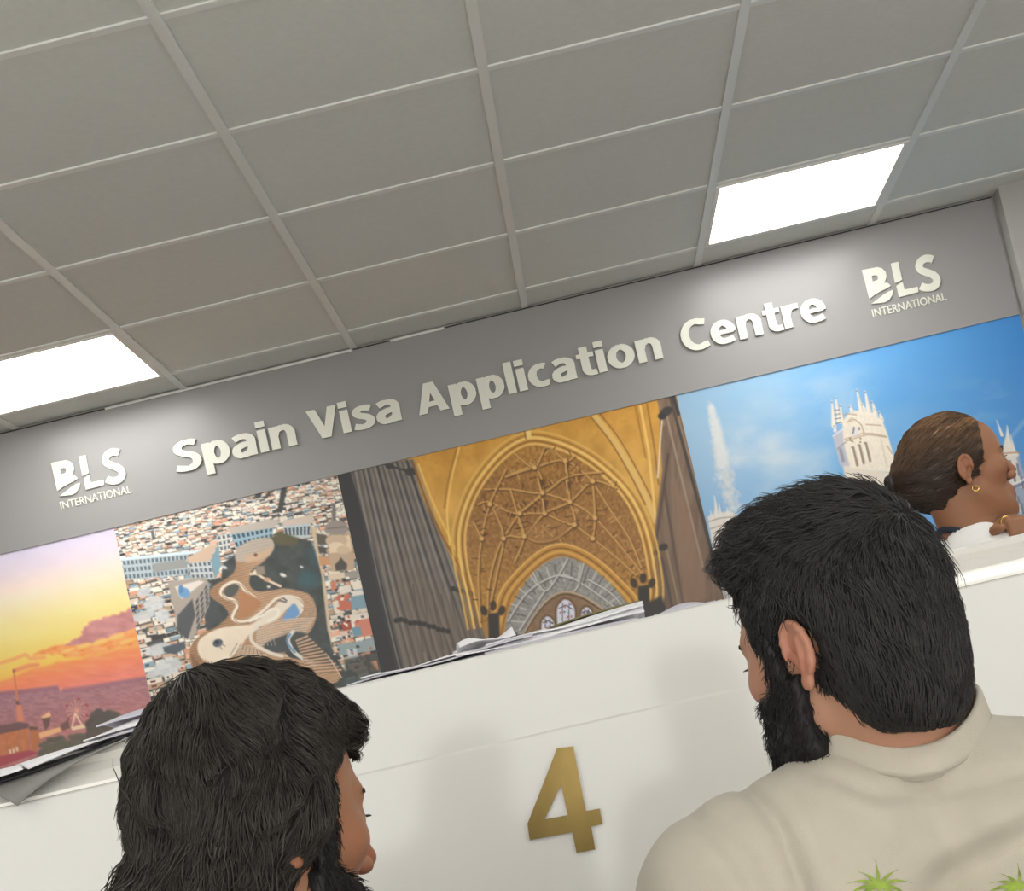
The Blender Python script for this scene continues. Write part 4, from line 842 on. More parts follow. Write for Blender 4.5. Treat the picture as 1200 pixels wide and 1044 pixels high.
def patch(name, label, P, m, n=20, thick=.0016, cat='paper'):
    """bicubic sheet through a 4 x 4 net of points"""
    P = np.array(P, float).reshape(4, 4, 3)
    B = lambda t: np.array([(1-t)**3, 3*t*(1-t)**2, 3*t*t*(1-t), t**3])
    V = np.array([[np.einsum('i,j,ijk', B(i/n), B(j/n), P) for j in range(n+1)] for i in range(n+1)])
    du = np.gradient(V, axis=0); dv = np.gradient(V, axis=1); N = np.cross(du, dv); N /= np.linalg.norm(N, axis=2)[..., None]+1e-12
    bm = bmesh.new(); T_ = [[bm.verts.new(V[i, j]+N[i, j]*thick/2) for j in range(n+1)] for i in range(n+1)]; U_ = [[bm.verts.new(V[i, j]-N[i, j]*thick/2) for j in range(n+1)] for i in range(n+1)]
    for i in range(n):
        for j in range(n):
            for f in (bm.faces.new((T_[i][j], T_[i+1][j], T_[i+1][j+1], T_[i][j+1])), bm.faces.new((U_[i][j], U_[i][j+1], U_[i+1][j+1], U_[i+1][j]))): f.smooth = True
    for i in range(n):
        for j in (0, n): bm.faces.new((T_[i][j], T_[i+1][j], U_[i+1][j], U_[i][j])); bm.faces.new((T_[j][i], T_[j][i+1], U_[j][i+1], U_[j][i]))
    o = link(name, bm_mesh(name, bm), m); tag(o, label, cat, 'papers lying on the counter top'); return o
def row(pts): return [tuple(wp(x, y, Y)) for x, y, Y in pts]
# drooping sheets at the left end: rows run from the counter top outward over the edge
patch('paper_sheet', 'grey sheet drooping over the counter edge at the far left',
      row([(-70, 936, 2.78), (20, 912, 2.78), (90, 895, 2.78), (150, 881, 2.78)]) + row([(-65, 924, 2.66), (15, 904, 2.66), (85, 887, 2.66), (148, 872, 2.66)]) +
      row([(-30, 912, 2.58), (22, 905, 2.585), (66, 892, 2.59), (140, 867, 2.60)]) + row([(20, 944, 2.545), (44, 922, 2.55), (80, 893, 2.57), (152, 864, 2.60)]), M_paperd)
patch('folder_and_shade', 'black sheet painted as the shade over the drooping grey sheet at far left',
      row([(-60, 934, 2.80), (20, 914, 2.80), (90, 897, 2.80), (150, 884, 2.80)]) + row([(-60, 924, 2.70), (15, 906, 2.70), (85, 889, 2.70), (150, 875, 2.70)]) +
      row([(-60, 918, 2.62), (5, 901, 2.62), (66, 884, 2.62), (142, 865, 2.62)]) + row([(-60, 930, 2.57), (10, 916, 2.57), (55, 901, 2.58), (146, 863, 2.61)]), M_blk, thick=.002)  # black sheet stands in for the shade along the drooping sheet's crease
patch('paper_sheet', 'bluish white sheet on the black shade sheet at the far left of the counter',
      row([(14, 911, 2.78), (50, 902, 2.78), (80, 895, 2.78), (116, 886, 2.78)]) + row([(14, 900, 2.68), (50, 890, 2.68), (80, 882, 2.68), (116, 875, 2.68)]) +
      row([(16, 890, 2.61), (50, 877, 2.61), (82, 868, 2.61), (115, 864, 2.61)]) + row([(33, 901, 2.575), (58, 890, 2.58), (84, 879, 2.58), (115, 868, 2.59)]), M_paper)
patch('paper_sheet', 'white sheet with rounded end cut by the left picture edge',
      row([(-60, 932, 2.78), (-30, 924, 2.78), (0, 916, 2.78), (26, 908, 2.78)]) + row([(-60, 920, 2.68), (-30, 911, 2.68), (0, 903, 2.68), (26, 897, 2.68)]) +
      row([(-60, 912, 2.61), (-30, 902, 2.61), (2, 891, 2.61), (24, 893, 2.61)]) + row([(-60, 926, 2.565), (-30, 917, 2.565), (0, 911, 2.565), (27, 901, 2.57)]), M_paper)
# ------------------------------------------------------------------ people: smooth distance fields turned into meshes
def Rz(deg): t = math.radians(deg); return np.array([[math.cos(t), -math.sin(t), 0], [math.sin(t), math.cos(t), 0], [0, 0, 1]])
def Rx(deg): t = math.radians(deg); return np.array([[1, 0, 0], [0, math.cos(t), -math.sin(t)], [0, math.sin(t), math.cos(t)]])
def Ry(deg): t = math.radians(deg); return np.array([[math.cos(t), 0, math.sin(t)], [0, 1, 0], [-math.sin(t), 0, math.cos(t)]])
class Fr:
    """rigid frame: local p -> R p * s + o"""
    def __init__(s, o, R=np.eye(3), sc=1.0): s.o = np.array(o, float); s.R = R; s.sc = sc
    def w(s, p): return (np.asarray(p, float)*s.sc) @ s.R.T+s.o
    def l(s, P): return ((P-s.o) @ s.R)/s.sc
def ellp(p, c, r, R=None):
    q = p-np.array(c)
    if R is not None: q = q @ R
    r = np.array(r); k0 = np.linalg.norm(q/r, axis=1); k1 = np.linalg.norm(q/(r*r), axis=1)+1e-9
    return k0*(k0-1)/k1
def caps(p, a, b, ra, rb=None):
    rb = ra if rb is None else rb; a = np.array(a, float); b = np.array(b, float); d = b-a
    t = np.clip((p-a) @ d/(d @ d+1e-12), 0, 1)
    return np.linalg.norm(p-a-t[:, None]*d, axis=1)-(ra+(rb-ra)*t)
def chain(p, pts, rs, k=.004):
    d = None
    for i in range(len(pts)-1):
        e = caps(p, pts[i], pts[i+1], rs[i], rs[i+1]); d = e if d is None else su(d, e, k)
    return d
def su(a, b, k):
    h = np.clip(.5+.5*(b-a)/k, 0, 1); return b*(1-h)+a*h-k*h*(1-h)
def ss(a, b, k):                              # a minus b
    h = np.clip(.5-.5*(a+b)/k, 0, 1); return a*(1-h)-b*h+k*h*(1-h)
def si(a, b, k): return -su(-a, -b, k)
def surface(f, lo, hi, h, smooth=0):
    """naive surface nets of f < 0 in the box lo..hi"""
    lo = np.array(lo, float); hi = np.array(hi, float)
    n = (np.ceil((hi-lo)/h/4).astype(int))*4+1
    ax = [lo[i]+h*np.arange(n[i]) for i in range(3)]
    cax = [a_[::4] for a_ in ax]; G = np.stack(np.meshgrid(*cax, indexing='ij'), -1); cF = f(G.reshape(-1, 3)).reshape(G.shape[:3])
    near = np.abs(cF) < 4*h*2.6
    m = np.zeros_like(near); 
    for dx in (-1, 0, 1):
        for dy in (-1, 0, 1):
            for dz in (-1, 0, 1): m |= np.roll(near, (dx, dy, dz), (0, 1, 2)) if (dx or dy or dz) else near
    up = lambda A: np.repeat(np.repeat(np.repeat(A, 4, 0), 4, 1), 4, 2)[2:2+n[0], 2:2+n[1], 2:2+n[2]]
    pad = lambda A: np.pad(A, 1, mode='edge')
    big = up(pad(cF)[:, :, :]) if False else None
    idx = [np.clip(np.round(np.arange(n[i])/4).astype(int), 0, len(cax[i])-1) for i in range(3)]
    F = cF[np.ix_(*idx)].copy(); M = m[np.ix_(*idx)]
    I = np.argwhere(M); F[M] = f(lo+I*h)
    S = F < 0
    c8 = [(i, j, k) for i in (0, 1) for j in (0, 1) for k in (0, 1)]
    sl = lambda A, o: A[o[0]:A.shape[0]-1+o[0], o[1]:A.shape[1]-1+o[1], o[2]:A.shape[2]-1+o[2]]
    cnt = sum(sl(S, o).astype(np.int8) for o in c8); act = (cnt > 0) & (cnt < 8); C = np.argwhere(act)
    vid = -np.ones(act.shape, int); vid[act] = np.arange(len(C))
    acc = np.zeros((len(C), 3)); num = np.zeros(len(C))
    for o in c8:
        for a_ in range(3):
            if o[a_]: continue
            o2 = list(o); o2[a_] = 1
            A = C+np.array(o); B = C+np.array(o2); fa = F[tuple(A.T)]; fb = F[tuple(B.T)]; cr = (fa < 0) != (fb < 0)
            t = np.where(cr, fa/(fa-fb+1e-20), 0); P = A+t[:, None]*(B-A); acc += P*cr[:, None]; num += cr
    V = lo+acc/num[:, None]*h; Q = []
    for a_ in range(3):
        b_, c_ = (a_+1) % 3, (a_+2) % 3
        s0 = [slice(None)]*3; s1 = [slice(None)]*3; s0[a_] = slice(0, -1); s1[a_] = slice(1, None)
        E = np.argwhere(S[tuple(s0)] != S[tuple(s1)])
        E = E[(E[:, b_] > 0) & (E[:, c_] > 0) & (E[:, b_] < n[b_]-1) & (E[:, c_] < n[c_]-1)]
        def cell(db, dc):
            X_ = E.copy(); X_[:, b_] += db; X_[:, c_] += dc; return vid[tuple(X_.T)]
        q = np.stack([cell(-1, -1), cell(0, -1), cell(0, 0), cell(-1, 0)], 1); fl = S[tuple(E.T)]
        q[~fl] = q[~fl][:, ::-1]; Q.append(q)
    Q = np.concatenate(Q); Q = Q[(Q >= 0).all(1)]
    for _ in range(smooth):
        e = np.concatenate([Q[:, [i, (i+1) % 4]] for i in range(4)]); s_ = np.zeros_like(V); m_ = np.zeros(len(V))
        np.add.at(s_, e[:, 0], V[e[:, 1]]); np.add.at(m_, e[:, 0], 1); np.add.at(s_, e[:, 1], V[e[:, 0]]); np.add.at(m_, e[:, 1], 1)
        V = V*.5+.5*s_/np.maximum(m_, 1)[:, None]
    return V, Q
def skull(q, off): return su(ellp(q, (0, -.003, .036), (.073, .090, .086)), ellp(q, (0, .030, .048), (.064, .064, .060)), .025)-off
def grad(f, P, e=.0015):
    g = np.stack([f(P+np.eye(3)[i]*e)-f(P-np.eye(3)[i]*e) for i in range(3)], 1); return g/(np.linalg.norm(g, axis=1)[:, None]+1e-9)
def join(parts):
    V = []; F = []; k = 0
    for v, q in parts: V.append(v); F.append(q+k); k += len(v)
    return np.concatenate(V), np.concatenate(F)
def noise3(p, s=0, f=1.0):
    a_ = p*f; return (np.sin(a_[:, 0]*1.7+a_[:, 1]*2.3+s)+np.sin(a_[:, 1]*1.9-a_[:, 2]*2.1+s*1.7)+np.sin(a_[:, 2]*2.2+a_[:, 0]*1.3+s*2.3)+np.sin((a_[:, 0]-a_[:, 1]+a_[:, 2])*3.1+s))/4

def head_field(q, ph):
    """skin of head and neck in head space: x right, y forward, z up, ear canals at z = 0"""
    S = lambda x, y, z: (x, y, z)
    a_ = np.abs(q[:, 0]); m = np.stack([a_, q[:, 1], q[:, 2]], 1)
    fm = ph.get('fem', 0.0)
    d = ellp(q, (0, -.003, .036), (.073, .090, .086))
    d = su(d, ellp(q, (0, .030, .048), (.064, .064+.004*fm, .060)), .025)
    d = su(d, ellp(q, (0, .032, -.018), (.060, .062, .088)), .03)
    d = su(d, ellp(q, (0, .052, -.072), (.044, .042, .036)), .02)
    d = su(d, caps(m, (.050, .012, -.050), (.018, .080, -.096), .015-.002*fm, .015), .024)
    d = su(d, ellp(q, (0, .091-.005*fm, -.099), (.019-.003*fm, .0155, .0155)), .014)
    d = su(d, ellp(m, (.043, .062, -.010), (.021, .021, .017)), .024)
    d = su(d, caps(m, (.010, .0935, .026), (.042, .080, .029), .0085-.0025*fm, .0075-.002*fm), .016)
    d = ss(d, ellp(m, (.032, .106, .008), (.016, .0155, .0105)), .014)
    d = su(d, ellp(m, (.0325, .0805, .0075), (.0165, .0130, .0140)), .005)
    d = ss(d, caps(m, (.021, .0965, .0062), (.043, .088, .0065), .0014), .003)
    n_ = ph.get('nose', 1.0)
    d = su(d, caps(q, (0, .094, .020), (0, .096+.0235*n_, -.0215+.004*fm), .0075, .0095), .011)
    d = su(d, ellp(m, (.0115, .106, -.029), (.0085, .0115, .0085)), .006)
    d = ss(d, ellp(m, (.006, .112, -.0375), (.0035, .005, .003)), .003)
    fl = ph.get('lips', 1.0)
    d = su(d, ellp(q, (0, .086, -.062), (.030, .0165, .022)), .012)
    d = su(d, ellp(q, (0, .0925, -.0565), (.0235, .0120*fl, .0062)), .007)
    d = su(d, ellp(q, (0, .0910, -.0700), (.0205, .0118*fl, .0075)), .007)
    d = ss(d, caps(m, (0, .1045, -.063), (.0235, .0935, -.0638), .0012, .0008), .004)
    if ph.get('ear', 1.0) < .1: return d
    # ears
    e = ph.get('ear', 1.0); er = m-np.array([.0745, -.012, .0])
    t = math.radians(ph.get('flare', 10)); c_, s_ = math.cos(t), math.sin(t)
    er = np.stack([er[:, 0]*c_+er[:, 1]*s_*1.0, -er[:, 0]*s_+er[:, 1]*c_, er[:, 2]], 1)/e   # flares outward to the back
    tilt = math.radians(-12); c2, s2_ = math.cos(tilt), math.sin(tilt)
    er = np.stack([er[:, 0], er[:, 1]*c2+er[:, 2]*s2_, -er[:, 1]*s2_+er[:, 2]*c2], 1)
    ear = ellp(er, (.004, -.006, .004), (.0055, .0165, .028))
    ring = [(.008+.003*math.cos(q_), -.007+.0150*math.cos(q_), .006+.0262*math.sin(q_)) for q_ in np.linspace(math.radians(-20), math.radians(250), 12)]
    ear = su(ear, chain(er, ring, [.0036]*12, .003), .003)
    ear = su(ear, ellp(er, (.0055, .001, -.0265), (.0048, .0085, .0085)), .005)
    ear = su(ear, chain(er, [(.0085, -.013, .012), (.0095, -.011, -.004), (.009, -.004, -.015)], [.003]*3, .003), .004)
    ear = ss(ear, ellp(er, (.011, .001, -.002), (.0065, .0075, .0095)), .003)
    d = su(d, ear*e, .006)
    return d

class Person:
    """one figure: continuous body surface from the head, torso and limb fields"""
    def __init__(s, head, torso, neck_r, ph, limbs): s.H = head; s.T = torso; s.nr = neck_r; s.ph = ph; s.limbs = limbs
    def headf(s, P):
        q = s.H.l(P); d = head_field(q, s.ph)*s.H.sc
        a_ = s.H.w((0, -.028, -.045)); b_ = s.T.w((0, .030, -.015))
        return su(d, caps(P, a_, b_, s.nr*.98, s.nr*1.08), .022)
    def torsof(s, P, infl=0.0, arms=True):
        q = s.T.l(P); m = np.stack([np.abs(q[:, 0]), q[:, 1], q[:, 2]], 1); w = s.ph.get('width', 1.0)
        d = caps(m, (.012, .012, -.015), (.115*w, .002, -.052), .052, .046)
        d = su(d, ellp(m, (.160*w, .0, -.078), (.062, .060, .058)), .05)
        d = su(d, ellp(q, (0, .035, -.18), (.165*w, .105, .175)), .05)
        d = su(d, ellp(m, (.075*w, -.018, -.15), (.085*w, .075, .13)), .05)
        d = su(d, ellp(q, (0, .035, -.38), (.145*w, .100, .20)), .06)
        d = su(d, ellp(q, (0, .030, -.535), (.165*w, .125, .11)), .06)
        if arms:
            for sd in (-1, 1):
                sh, el, wr = s.limbs['arm'][sd]
                d = su(d, caps(P, sh, el, .050, .040), .04)
        return d-infl
    def bodyf(s, P):
        d = su(s.headf(P), s.torsof(P, -.008), .03)
        for sd in (-1, 1):
            sh, el, wr = [np.array(x) for x in s.limbs['arm'][sd]]
            d = su(d, caps(P, el, wr, .040, .027), .012)
            f = (wr-el)/np.linalg.norm(wr-el); side = np.cross(f, (0, 0, 1.0)); side /= np.linalg.norm(side)+1e-9; up = np.cross(side, f)
            if 'hand' in s.limbs and s.limbs['hand'].get(sd): d = su(d, s.limbs['hand'][sd](P), .01)
            else:
                pc = wr+f*.05; d = su(d, caps(P, wr+f*.02-side*.0, pc, .026, .028), .02)
                for k, L in enumerate((.060, .072, .068, .052)):
                    b_ = wr+f*.085+side*(.026-.0175*k); m_ = b_+f*L*.55-up*.008; e_ = m_+f*L*.4-up*.022
                    d = su(d, chain(P, [wr+f*.04+side*(.014-.010*k), b_, m_, e_], [.012, .0095, .0085, .007]), .006)
                d = su(d, chain(P, [wr+f*.03+side*.02, wr+f*.06+side*.045-up*.008, wr+f*.088+side*.050-up*.016], [.014, .011, .008]), .008)
            if s.limbs.get('leg'):
                hp, kn, an = [np.array(x) for x in s.limbs['leg'][sd]]
                d = su(d, caps(P, hp, kn, .085, .058), .05); d = su(d, caps(P, kn, an, .056, .038), .02)
                ff = np.array(s.limbs['fwd'], float); d = su(d, caps(P, an+np.array([0, 0, -.04])-ff*.03, an+np.array([0, 0, -.05])+ff*.15, .036, .028), .03)
        return d
def skin_colour(P, head, base, ruddy, dark):
    q = head.l(P); C = np.tile(s2l(base), (len(P), 1))
    r = s2l(ruddy); a_ = np.abs(q[:, 0])
    k = np.clip((a_-.066)/.012, 0, 1)*np.exp(-((q[:, 1]+.012)/.03)**2)*np.exp(-((q[:, 2])/.04)**2)*.6      # ears
    k += .6*np.exp(-((a_-.045)/.022)**2)*np.exp(-((q[:, 1]-.075)/.03)**2)*np.exp(-((q[:, 2]+.02)/.022)**2)
    k += .7*np.exp(-(a_/.016)**2)*np.exp(-((q[:, 2]+.024)/.016)**2)*(q[:, 1] > .1)
    k += .6*((noise3(P, 1, 60)+1)/2)**2*.5
    C = C+(r-C)*np.clip(k, 0, 1)[:, None]
    lip = np.clip((q[:, 1]-.088)/.006, 0, 1)*np.exp(-((q[:, 2]+.0635)/.0105)**6)*np.exp(-(a_/.022)**4)
    C = C+(s2l(dark)-C)*np.clip(lip*.9, 0, 1)[:, None]
    return C
def strands(name, f, roots, flow, nseg, step, r0, lift, mat_, parent, jitter=.25, seed=1, tint=None, rad_tip=.25, keep=None):
    """tapered hair strands grown along the surface f = 0"""
    R = np.random.default_rng(seed); P = roots.copy(); n = len(P)
    L = R.uniform(.65, 1.2, n)[:, None]*step; J = R.normal(0, jitter, (n, 3)); pts = [P.copy()]
    lf = R.uniform(.4, 1.3, n)*lift
    d0 = None
    for i in range(nseg):
        N = grad(f, P); d = flow(P)+J
        d = d-(d*N).sum(1)[:, None]*N; d /= np.linalg.norm(d, axis=1)[:, None]+1e-9
        if d0 is not None: d = d*.7+d0*.3
        d0 = d; P = P+d*L
        v = f(P); tgt = lf*(i+1)/nseg
        P = P-(v-tgt)[:, None]*N*.85; pts.append(P.copy())
    pts = np.stack(pts, 1); K = nseg+1
    T_ = np.gradient(pts, axis=1); T_ /= np.linalg.norm(T_, axis=2)[..., None]+1e-9
    a_ = np.cross(T_, np.array([.31, .52, .79])); a_ /= np.linalg.norm(a_, axis=2)[..., None]+1e-9; b_ = np.cross(T_, a_)
    w = r0*R.uniform(.6, 1.25, n)[:, None]*(1-(1-rad_tip)*np.linspace(0, 1, K)**2)[None]
    ring = [pts+(a_*math.cos(t)+b_*math.sin(t))*w[..., None] for t in (0, 2.094, 4.189)]
    V = np.stack(ring, 2).reshape(-1, 3)
    base = (np.arange(n)*K*3)[:, None, None]; k = np.arange(K-1)[None, :, None]*3; j = np.arange(3)[None, None]; j2 = (j+1) % 3
    F = np.stack([base+k+j, base+k+j2, base+k+3+j2, base+k+3+j], -1).reshape(-1, 4)
    me = from_arrays(name, V, F, True)
    if tint is not None:
        c = tint(pts[:, 0], R); set_tint(me, np.repeat(c, K*3, 0))
    return link(name, me, mat_, parent)
def pick(V, n, seed, mask=None):
    R = np.random.default_rng(seed); I = np.arange(len(V)) if mask is None else np.flatnonzero(mask); return V[R.choice(I, n)]
def norm(v): return v/(np.linalg.norm(v, axis=1)[:, None]+1e-9)

M_cap = mat('hair_shadow', (32, 31, 29), 0.8, 0.25, 60, spec=0.1, bump=0.6, bscale=400)
M_hair = mat('near_black_hair', (47, 45, 43), 0.46, 0.2, 40, spec=0.35)
M_hair2 = mat('dark_brown_hair', (54, 50, 45), 0.5, 0.2, 40, spec=0.3)
M_beard = mat('black_beard', (34, 32, 31), 0.55, 0.2, 60, spec=0.25)
M_skin = mat_attr('skin', 0.5, 0.35, sss=0.12, bump=0.05, bscale=700)
M_eye = mat_attr('eye', 0.12, 0.5)
M_lash = mat('lash', (22, 18, 17), 0.6, 0.1, 50)
def add_eyes(body, H, brow_mat, brows=True, lashes=True, ph={}):
    def snap(p, off):
        p = np.array(p, float)
        for _ in range(6): p[:, 1] -= (head_field(p, ph)-off)*.9
        return p
    for sd in (-1, 1):
        c_ = np.array([sd*.0325, .0818, .0068]); bm = bmesh.new(); bmesh.ops.create_uvsphere(bm, u_segments=24, v_segments=16, radius=.0120*H.sc)
        V = np.array([v.co[:] for v in bm.verts]); me = bm_mesh('eye', bm, True)
        W = V+H.w(c_); me.vertices.foreach_set('co', W.astype(np.float32).ravel())
        fw = H.R @ np.array([sd*.12, 1, -.12]); fw /= np.linalg.norm(fw); k = (V/np.linalg.norm(V, axis=1)[:, None]) @ fw
        C = np.where((k > .94)[:, None], s2l((14, 11, 10)), np.where((k > .85)[:, None], s2l((52, 33, 23)), s2l((176, 164, 154)))); set_tint(me, C)
        link('eye', me, M_eye, body)
        if lashes:
            u = np.arange(22)/21; p = snap(np.stack([sd*(.022+.024*u), .10+0*u, .0092+.0022*np.sin(u*3.1)-.0008*u], 1), .0002)
            tubes('eyelash', [(a_, a_+np.array([sd*.0025*t, .0050-.001*t, .0002]), .0006) for a_, t in zip(p, u)], H, M_lash, body)
    if brows:
        for sd in (-1, 1):
            R = np.random.default_rng(5); u = R.random(170); v = R.uniform(-.0032, .0032, 170)*(1-.5*u); x = sd*(.010+.040*u); z = .0265+.0055*np.sin(u*2.4)+v
            p = snap(np.stack([x, .10+0*u, z], 1), .0006); p2 = snap(np.stack([x+sd*.0055, .10+0*u, z+.0015-.0035*u], 1), .0012)
            tubes('eyebrow', [(a_, b_, .0006) for a_, b_ in zip(p, p2)], H, brow_mat, body)
def tubes(name, segs, H, m, parent):
    V = []; F = []; k = 0
    for a_, b_, r in segs:
        A = H.w(a_); B = H.w(b_); d = B-A; d /= np.linalg.norm(d)+1e-9; x = np.cross(d, (.3, .5, .8)); x /= np.linalg.norm(x); y = np.cross(d, x)
        for P, q in ((A, r), (B, r*.3)):
            for t in (0, 2.094, 4.189): V.append(P+(x*math.cos(t)+y*math.sin(t))*q)
        F += [[k+j, k+(j+1) % 3, k+3+(j+1) % 3, k+3+j] for j in range(3)]; k += 6
    return link(name, from_arrays(name, V, F, True), m, parent)
def body_mesh(person, name, lo, hi, label, base, ruddy, dark, hh=.0024, extra=None):
    H = person.H; R_ = .165*H.sc
    hc = H.w((0, .01, .0)); a_ = surface(person.headf, hc-np.array([R_, R_, .15]), hc+np.array([R_, R_, .15]), hh)
    hb = person.bodyf
    def low(P): return np.maximum(hb(P), P[:, 2]-(hc[2]-.085))
    b_ = surface(low, lo, hi, .0085, 1)
    parts = [a_, b_]+(extra or [])
    V, Q = join(parts); me = from_arrays(name, V, Q, True); set_tint(me, skin_colour(V, H, base, ruddy, dark))
    o = link(name, me, M_skin); tag(o, label, 'person'); return o, a_
def hair_mesh(name, f, lo, hi, h, m, parent, tint=None):
    V, Q = surface(f, lo, hi, h, 1); me = from_arrays(name, V, Q, True)
    if tint is not None: set_tint(me, tint(V))
    return link(name, me, m, parent), V
# ------------------------------------------------------------------ bearded man in the beige T-shirt (right)
SC = 1.01
YH = 37.0
ear = wp(935, 770, 1.462)
HR = Rz(YH) @ Rx(-4)
o_ = np.array(ear)-HR @ np.array([-.078*SC, -.01, 0])
H = Fr(o_, HR, SC)
Tn = Fr(np.array(wp(1054, 893, 1.52)), Rz(6), 1.0)
def limb(T, fwd, w, seat):
    arm = {}
    for sd in (-1, 1):
        arm[sd] = (T.w((sd*.178*w, .0, -.085)), T.w((sd*.235*w, .05, -.36)), T.w((sd*.16*w, .27, -.47)))
    leg = {}
    for sd in (-1, 1):
        hp = T.w((sd*.09, .04, -.54)); hp[2] = seat+.085
        kn = T.w((sd*.12, .46, -.55)); kn[2] = seat+.06; an = T.w((sd*.12, .46, -.9)); an[2] = .086
        leg[sd] = (hp, kn, an)
    return {'arm': arm, 'leg': leg, 'fwd': fwd}
SEAT = Tn.o[2]-.62
man = Person(H, Tn, .056, {'ear': .88, 'width': 1.0, 'nose': .85}, limb(Tn, Tn.R @ np.array([0, 1, 0]), 1.0, SEAT))
body, hs = body_mesh(man, 'person', Tn.o-np.array([.45, .45, 1.12]), Tn.o+np.array([.45, .75, .2]),
                     'bearded man with short black hair in a beige T-shirt, seen from behind', (166, 124, 100), (172, 110, 90), (126, 76, 66))
add_eyes(body, H, M_beard, ph=man.ph)
# hair: short at the sides, thick on top with a swept-up front
def hairR(P):
    q = H.l(P); a_ = np.abs(q[:, 0]); m = np.stack([a_, q[:, 1], q[:, 2]], 1)
    d = ellp(q, (0, -.006, .042), (.083, .093, .102))
    d = su(d, ellp(q, (0, .046, .100), (.060, .058, .044), Rx(20)), .03)
    d = su(d, ellp(q, (.005, .088, .104), (.046, .022, .022), Rx(30)), .02)
    d = su(d, ellp(q, (0, -.048, -.028), (.062, .044, .070)), .03)
    d = np.minimum(d, skull(q, .007))
    yl = .044+.75*np.clip(q[:, 2]-.045, 0, .06)
    d = ss(d, np.maximum(yl-q[:, 1], q[:, 2]-.084), .012)
    d = ss(d, ellp(m, (.095, .040, -.055), (.046, .056, .080)), .010)
    d = ss(d, ellp(m, (.088, -.014, -.014), (.026, .036, .046)), .008)
    d = si(d, -(q[:, 2]+.086-.8*np.clip(a_-.048, 0, 1)-.35*np.clip(q[:, 1]+.07, 0, 1)), .008)
    d = d+.0028*noise3(q, 2, 75)*np.clip((q[:, 2]+.02)/.06, .25, 1)+.0012*noise3(q, 5, 210)
    return d*H.sc
c0 = H.w((0, 0, .02))
ho, hv = hair_mesh('hair', hairR, c0-np.array([.17, .17, .15]), c0+np.array([.17, .17, .17]), .0034, M_cap, body)
def flowR(P):
    q = H.l(P); top = np.clip((q[:, 2]-.06)/.05, 0, 1)[:, None]
    whorl = np.array([.01, -.045, .135]); rad = q-whorl
    d = norm(rad)*(1-top)+top*(np.array([-.25, .9, .25])+.3*norm(rad))
    low_ = np.clip((-q[:, 1]-.0)/.05, 0, 1)[:, None]*np.clip((.08-q[:, 2])/.05, 0, 1)[:, None]
    d = d*(1-low_)+low_*np.array([.0, .0, -1.0])
    d = d+.35*np.stack([noise3(q, 3, 50), noise3(q, 7, 50), noise3(q, 9, 50)], 1)
    return norm(d) @ H.R.T
strands('hair_strands', hairR, pick(hv, 11000, 4), flowR, 7, .0048, .00062, .003, M_hair, ho, .13, 2)
ql = H.l(hv); strands('hair_strands', hairR, pick(hv, 1500, 8, (ql[:, 2] > .06)), flowR, 8, .0055, .0006, .008, M_hair, ho, .25, 3)
# beard
def beardR(P):
    q = H.l(P); a_ = np.abs(q[:, 0]); m = np.stack([a_, q[:, 1], q[:, 2]], 1)
    d = head_field(q, {'ear': .01, 'nose': .85})-.0085
    d = su(d, ellp(q, (0, .080, -.114), (.038, .032, .034)), .02)
    d = su(d, caps(m, (.050, .020, -.066), (.020, .074, -.112), .020, .022), .02)
    up = q[:, 2]-(-.040+np.clip(.062-q[:, 1], -.03, .0)*.0)                     # cheek line
    line = q[:, 2]+.012+np.clip(q[:, 1]-.030, 0, .06)*.50
    side = np.maximum(np.abs(q[:, 1]-.027)-.011, q[:, 2]-.030)                   # sideburn
    reg = np.minimum(line, side)
    back = .004-q[:, 1]+np.clip(-.045-q[:, 2], 0, .1)*.10
    reg = np.maximum(reg, back)
    d = si(d, reg, .008)
    d = ss(d, ellp(q, (0, .116, -.062), (.024, .016, .0085)), .004)
    return (d+.0012*noise3(q, 4, 160))*H.sc
bo, bv = hair_mesh('beard', beardR, c0-np.array([.16, .16, .18]), c0+np.array([.16, .16, .06]), .003, M_beard, body)
def flowB(P):
    q = H.l(P); return norm(np.stack([q[:, 0]*2, .25+0*q[:, 1], -1+0*q[:, 2]], 1)) @ H.R.T
strands('beard_strands', beardR, pick(bv, 4200, 5), flowB, 4, .0035, .0006, .004, M_beard, bo, .35, 6)
# T-shirt
M_tee = mat('beige_cotton', (174, 167, 152), 0.85, 0.035, 25, bump=0.3, bscale=900, spec=0.15, sheen=0.15)
def folds(P, T):
    q = T.l(P); bk = np.clip((.03-q[:, 1])/.04, 0, 1)
    q2 = np.stack([q[:, 0], 0*q[:, 1], q[:, 2]], 1)
    def rid(pts, r, h):
        d_ = None
        for (x0, z0), (x1, z1) in zip(pts[:-1], pts[1:]):
            e = caps(q2, (x0, 0, z0), (x1, 0, z1), 0.0); d_ = e if d_ is None else np.minimum(d_, e)
        return h*np.exp(-(d_/r)**2)
    v = -rid([(-.140, .01), (-.128, -.03), (-.126, -.10), (-.13, -.22)], .007, .0075)+rid([(-.115, .0), (-.110, -.05), (-.108, -.12)], .010, .003)
    v += -rid([(.22, -.045), (.096, -.074), (-.01, -.105), (-.06, -.15)], .020, .016)+rid([(.22, -.02), (.10, -.048), (-.005, -.075)], .016, .006)
    v += -rid([(-.085, .012), (-.046, -.020), (.03, -.030), (.10, -.028)], .006, .0045)+rid([(-.08, -.002), (-.046, -.036), (.03, -.046)], .010, .003)
    v += -rid([(-.19, .0), (-.165, -.05), (-.16, -.12)], .010, .006)+rid([(-.05, -.09), (.0, -.16), (.03, -.3)], .03, .004)
    v += .0025*noise3(q, 2, 26)
    return -v*bk
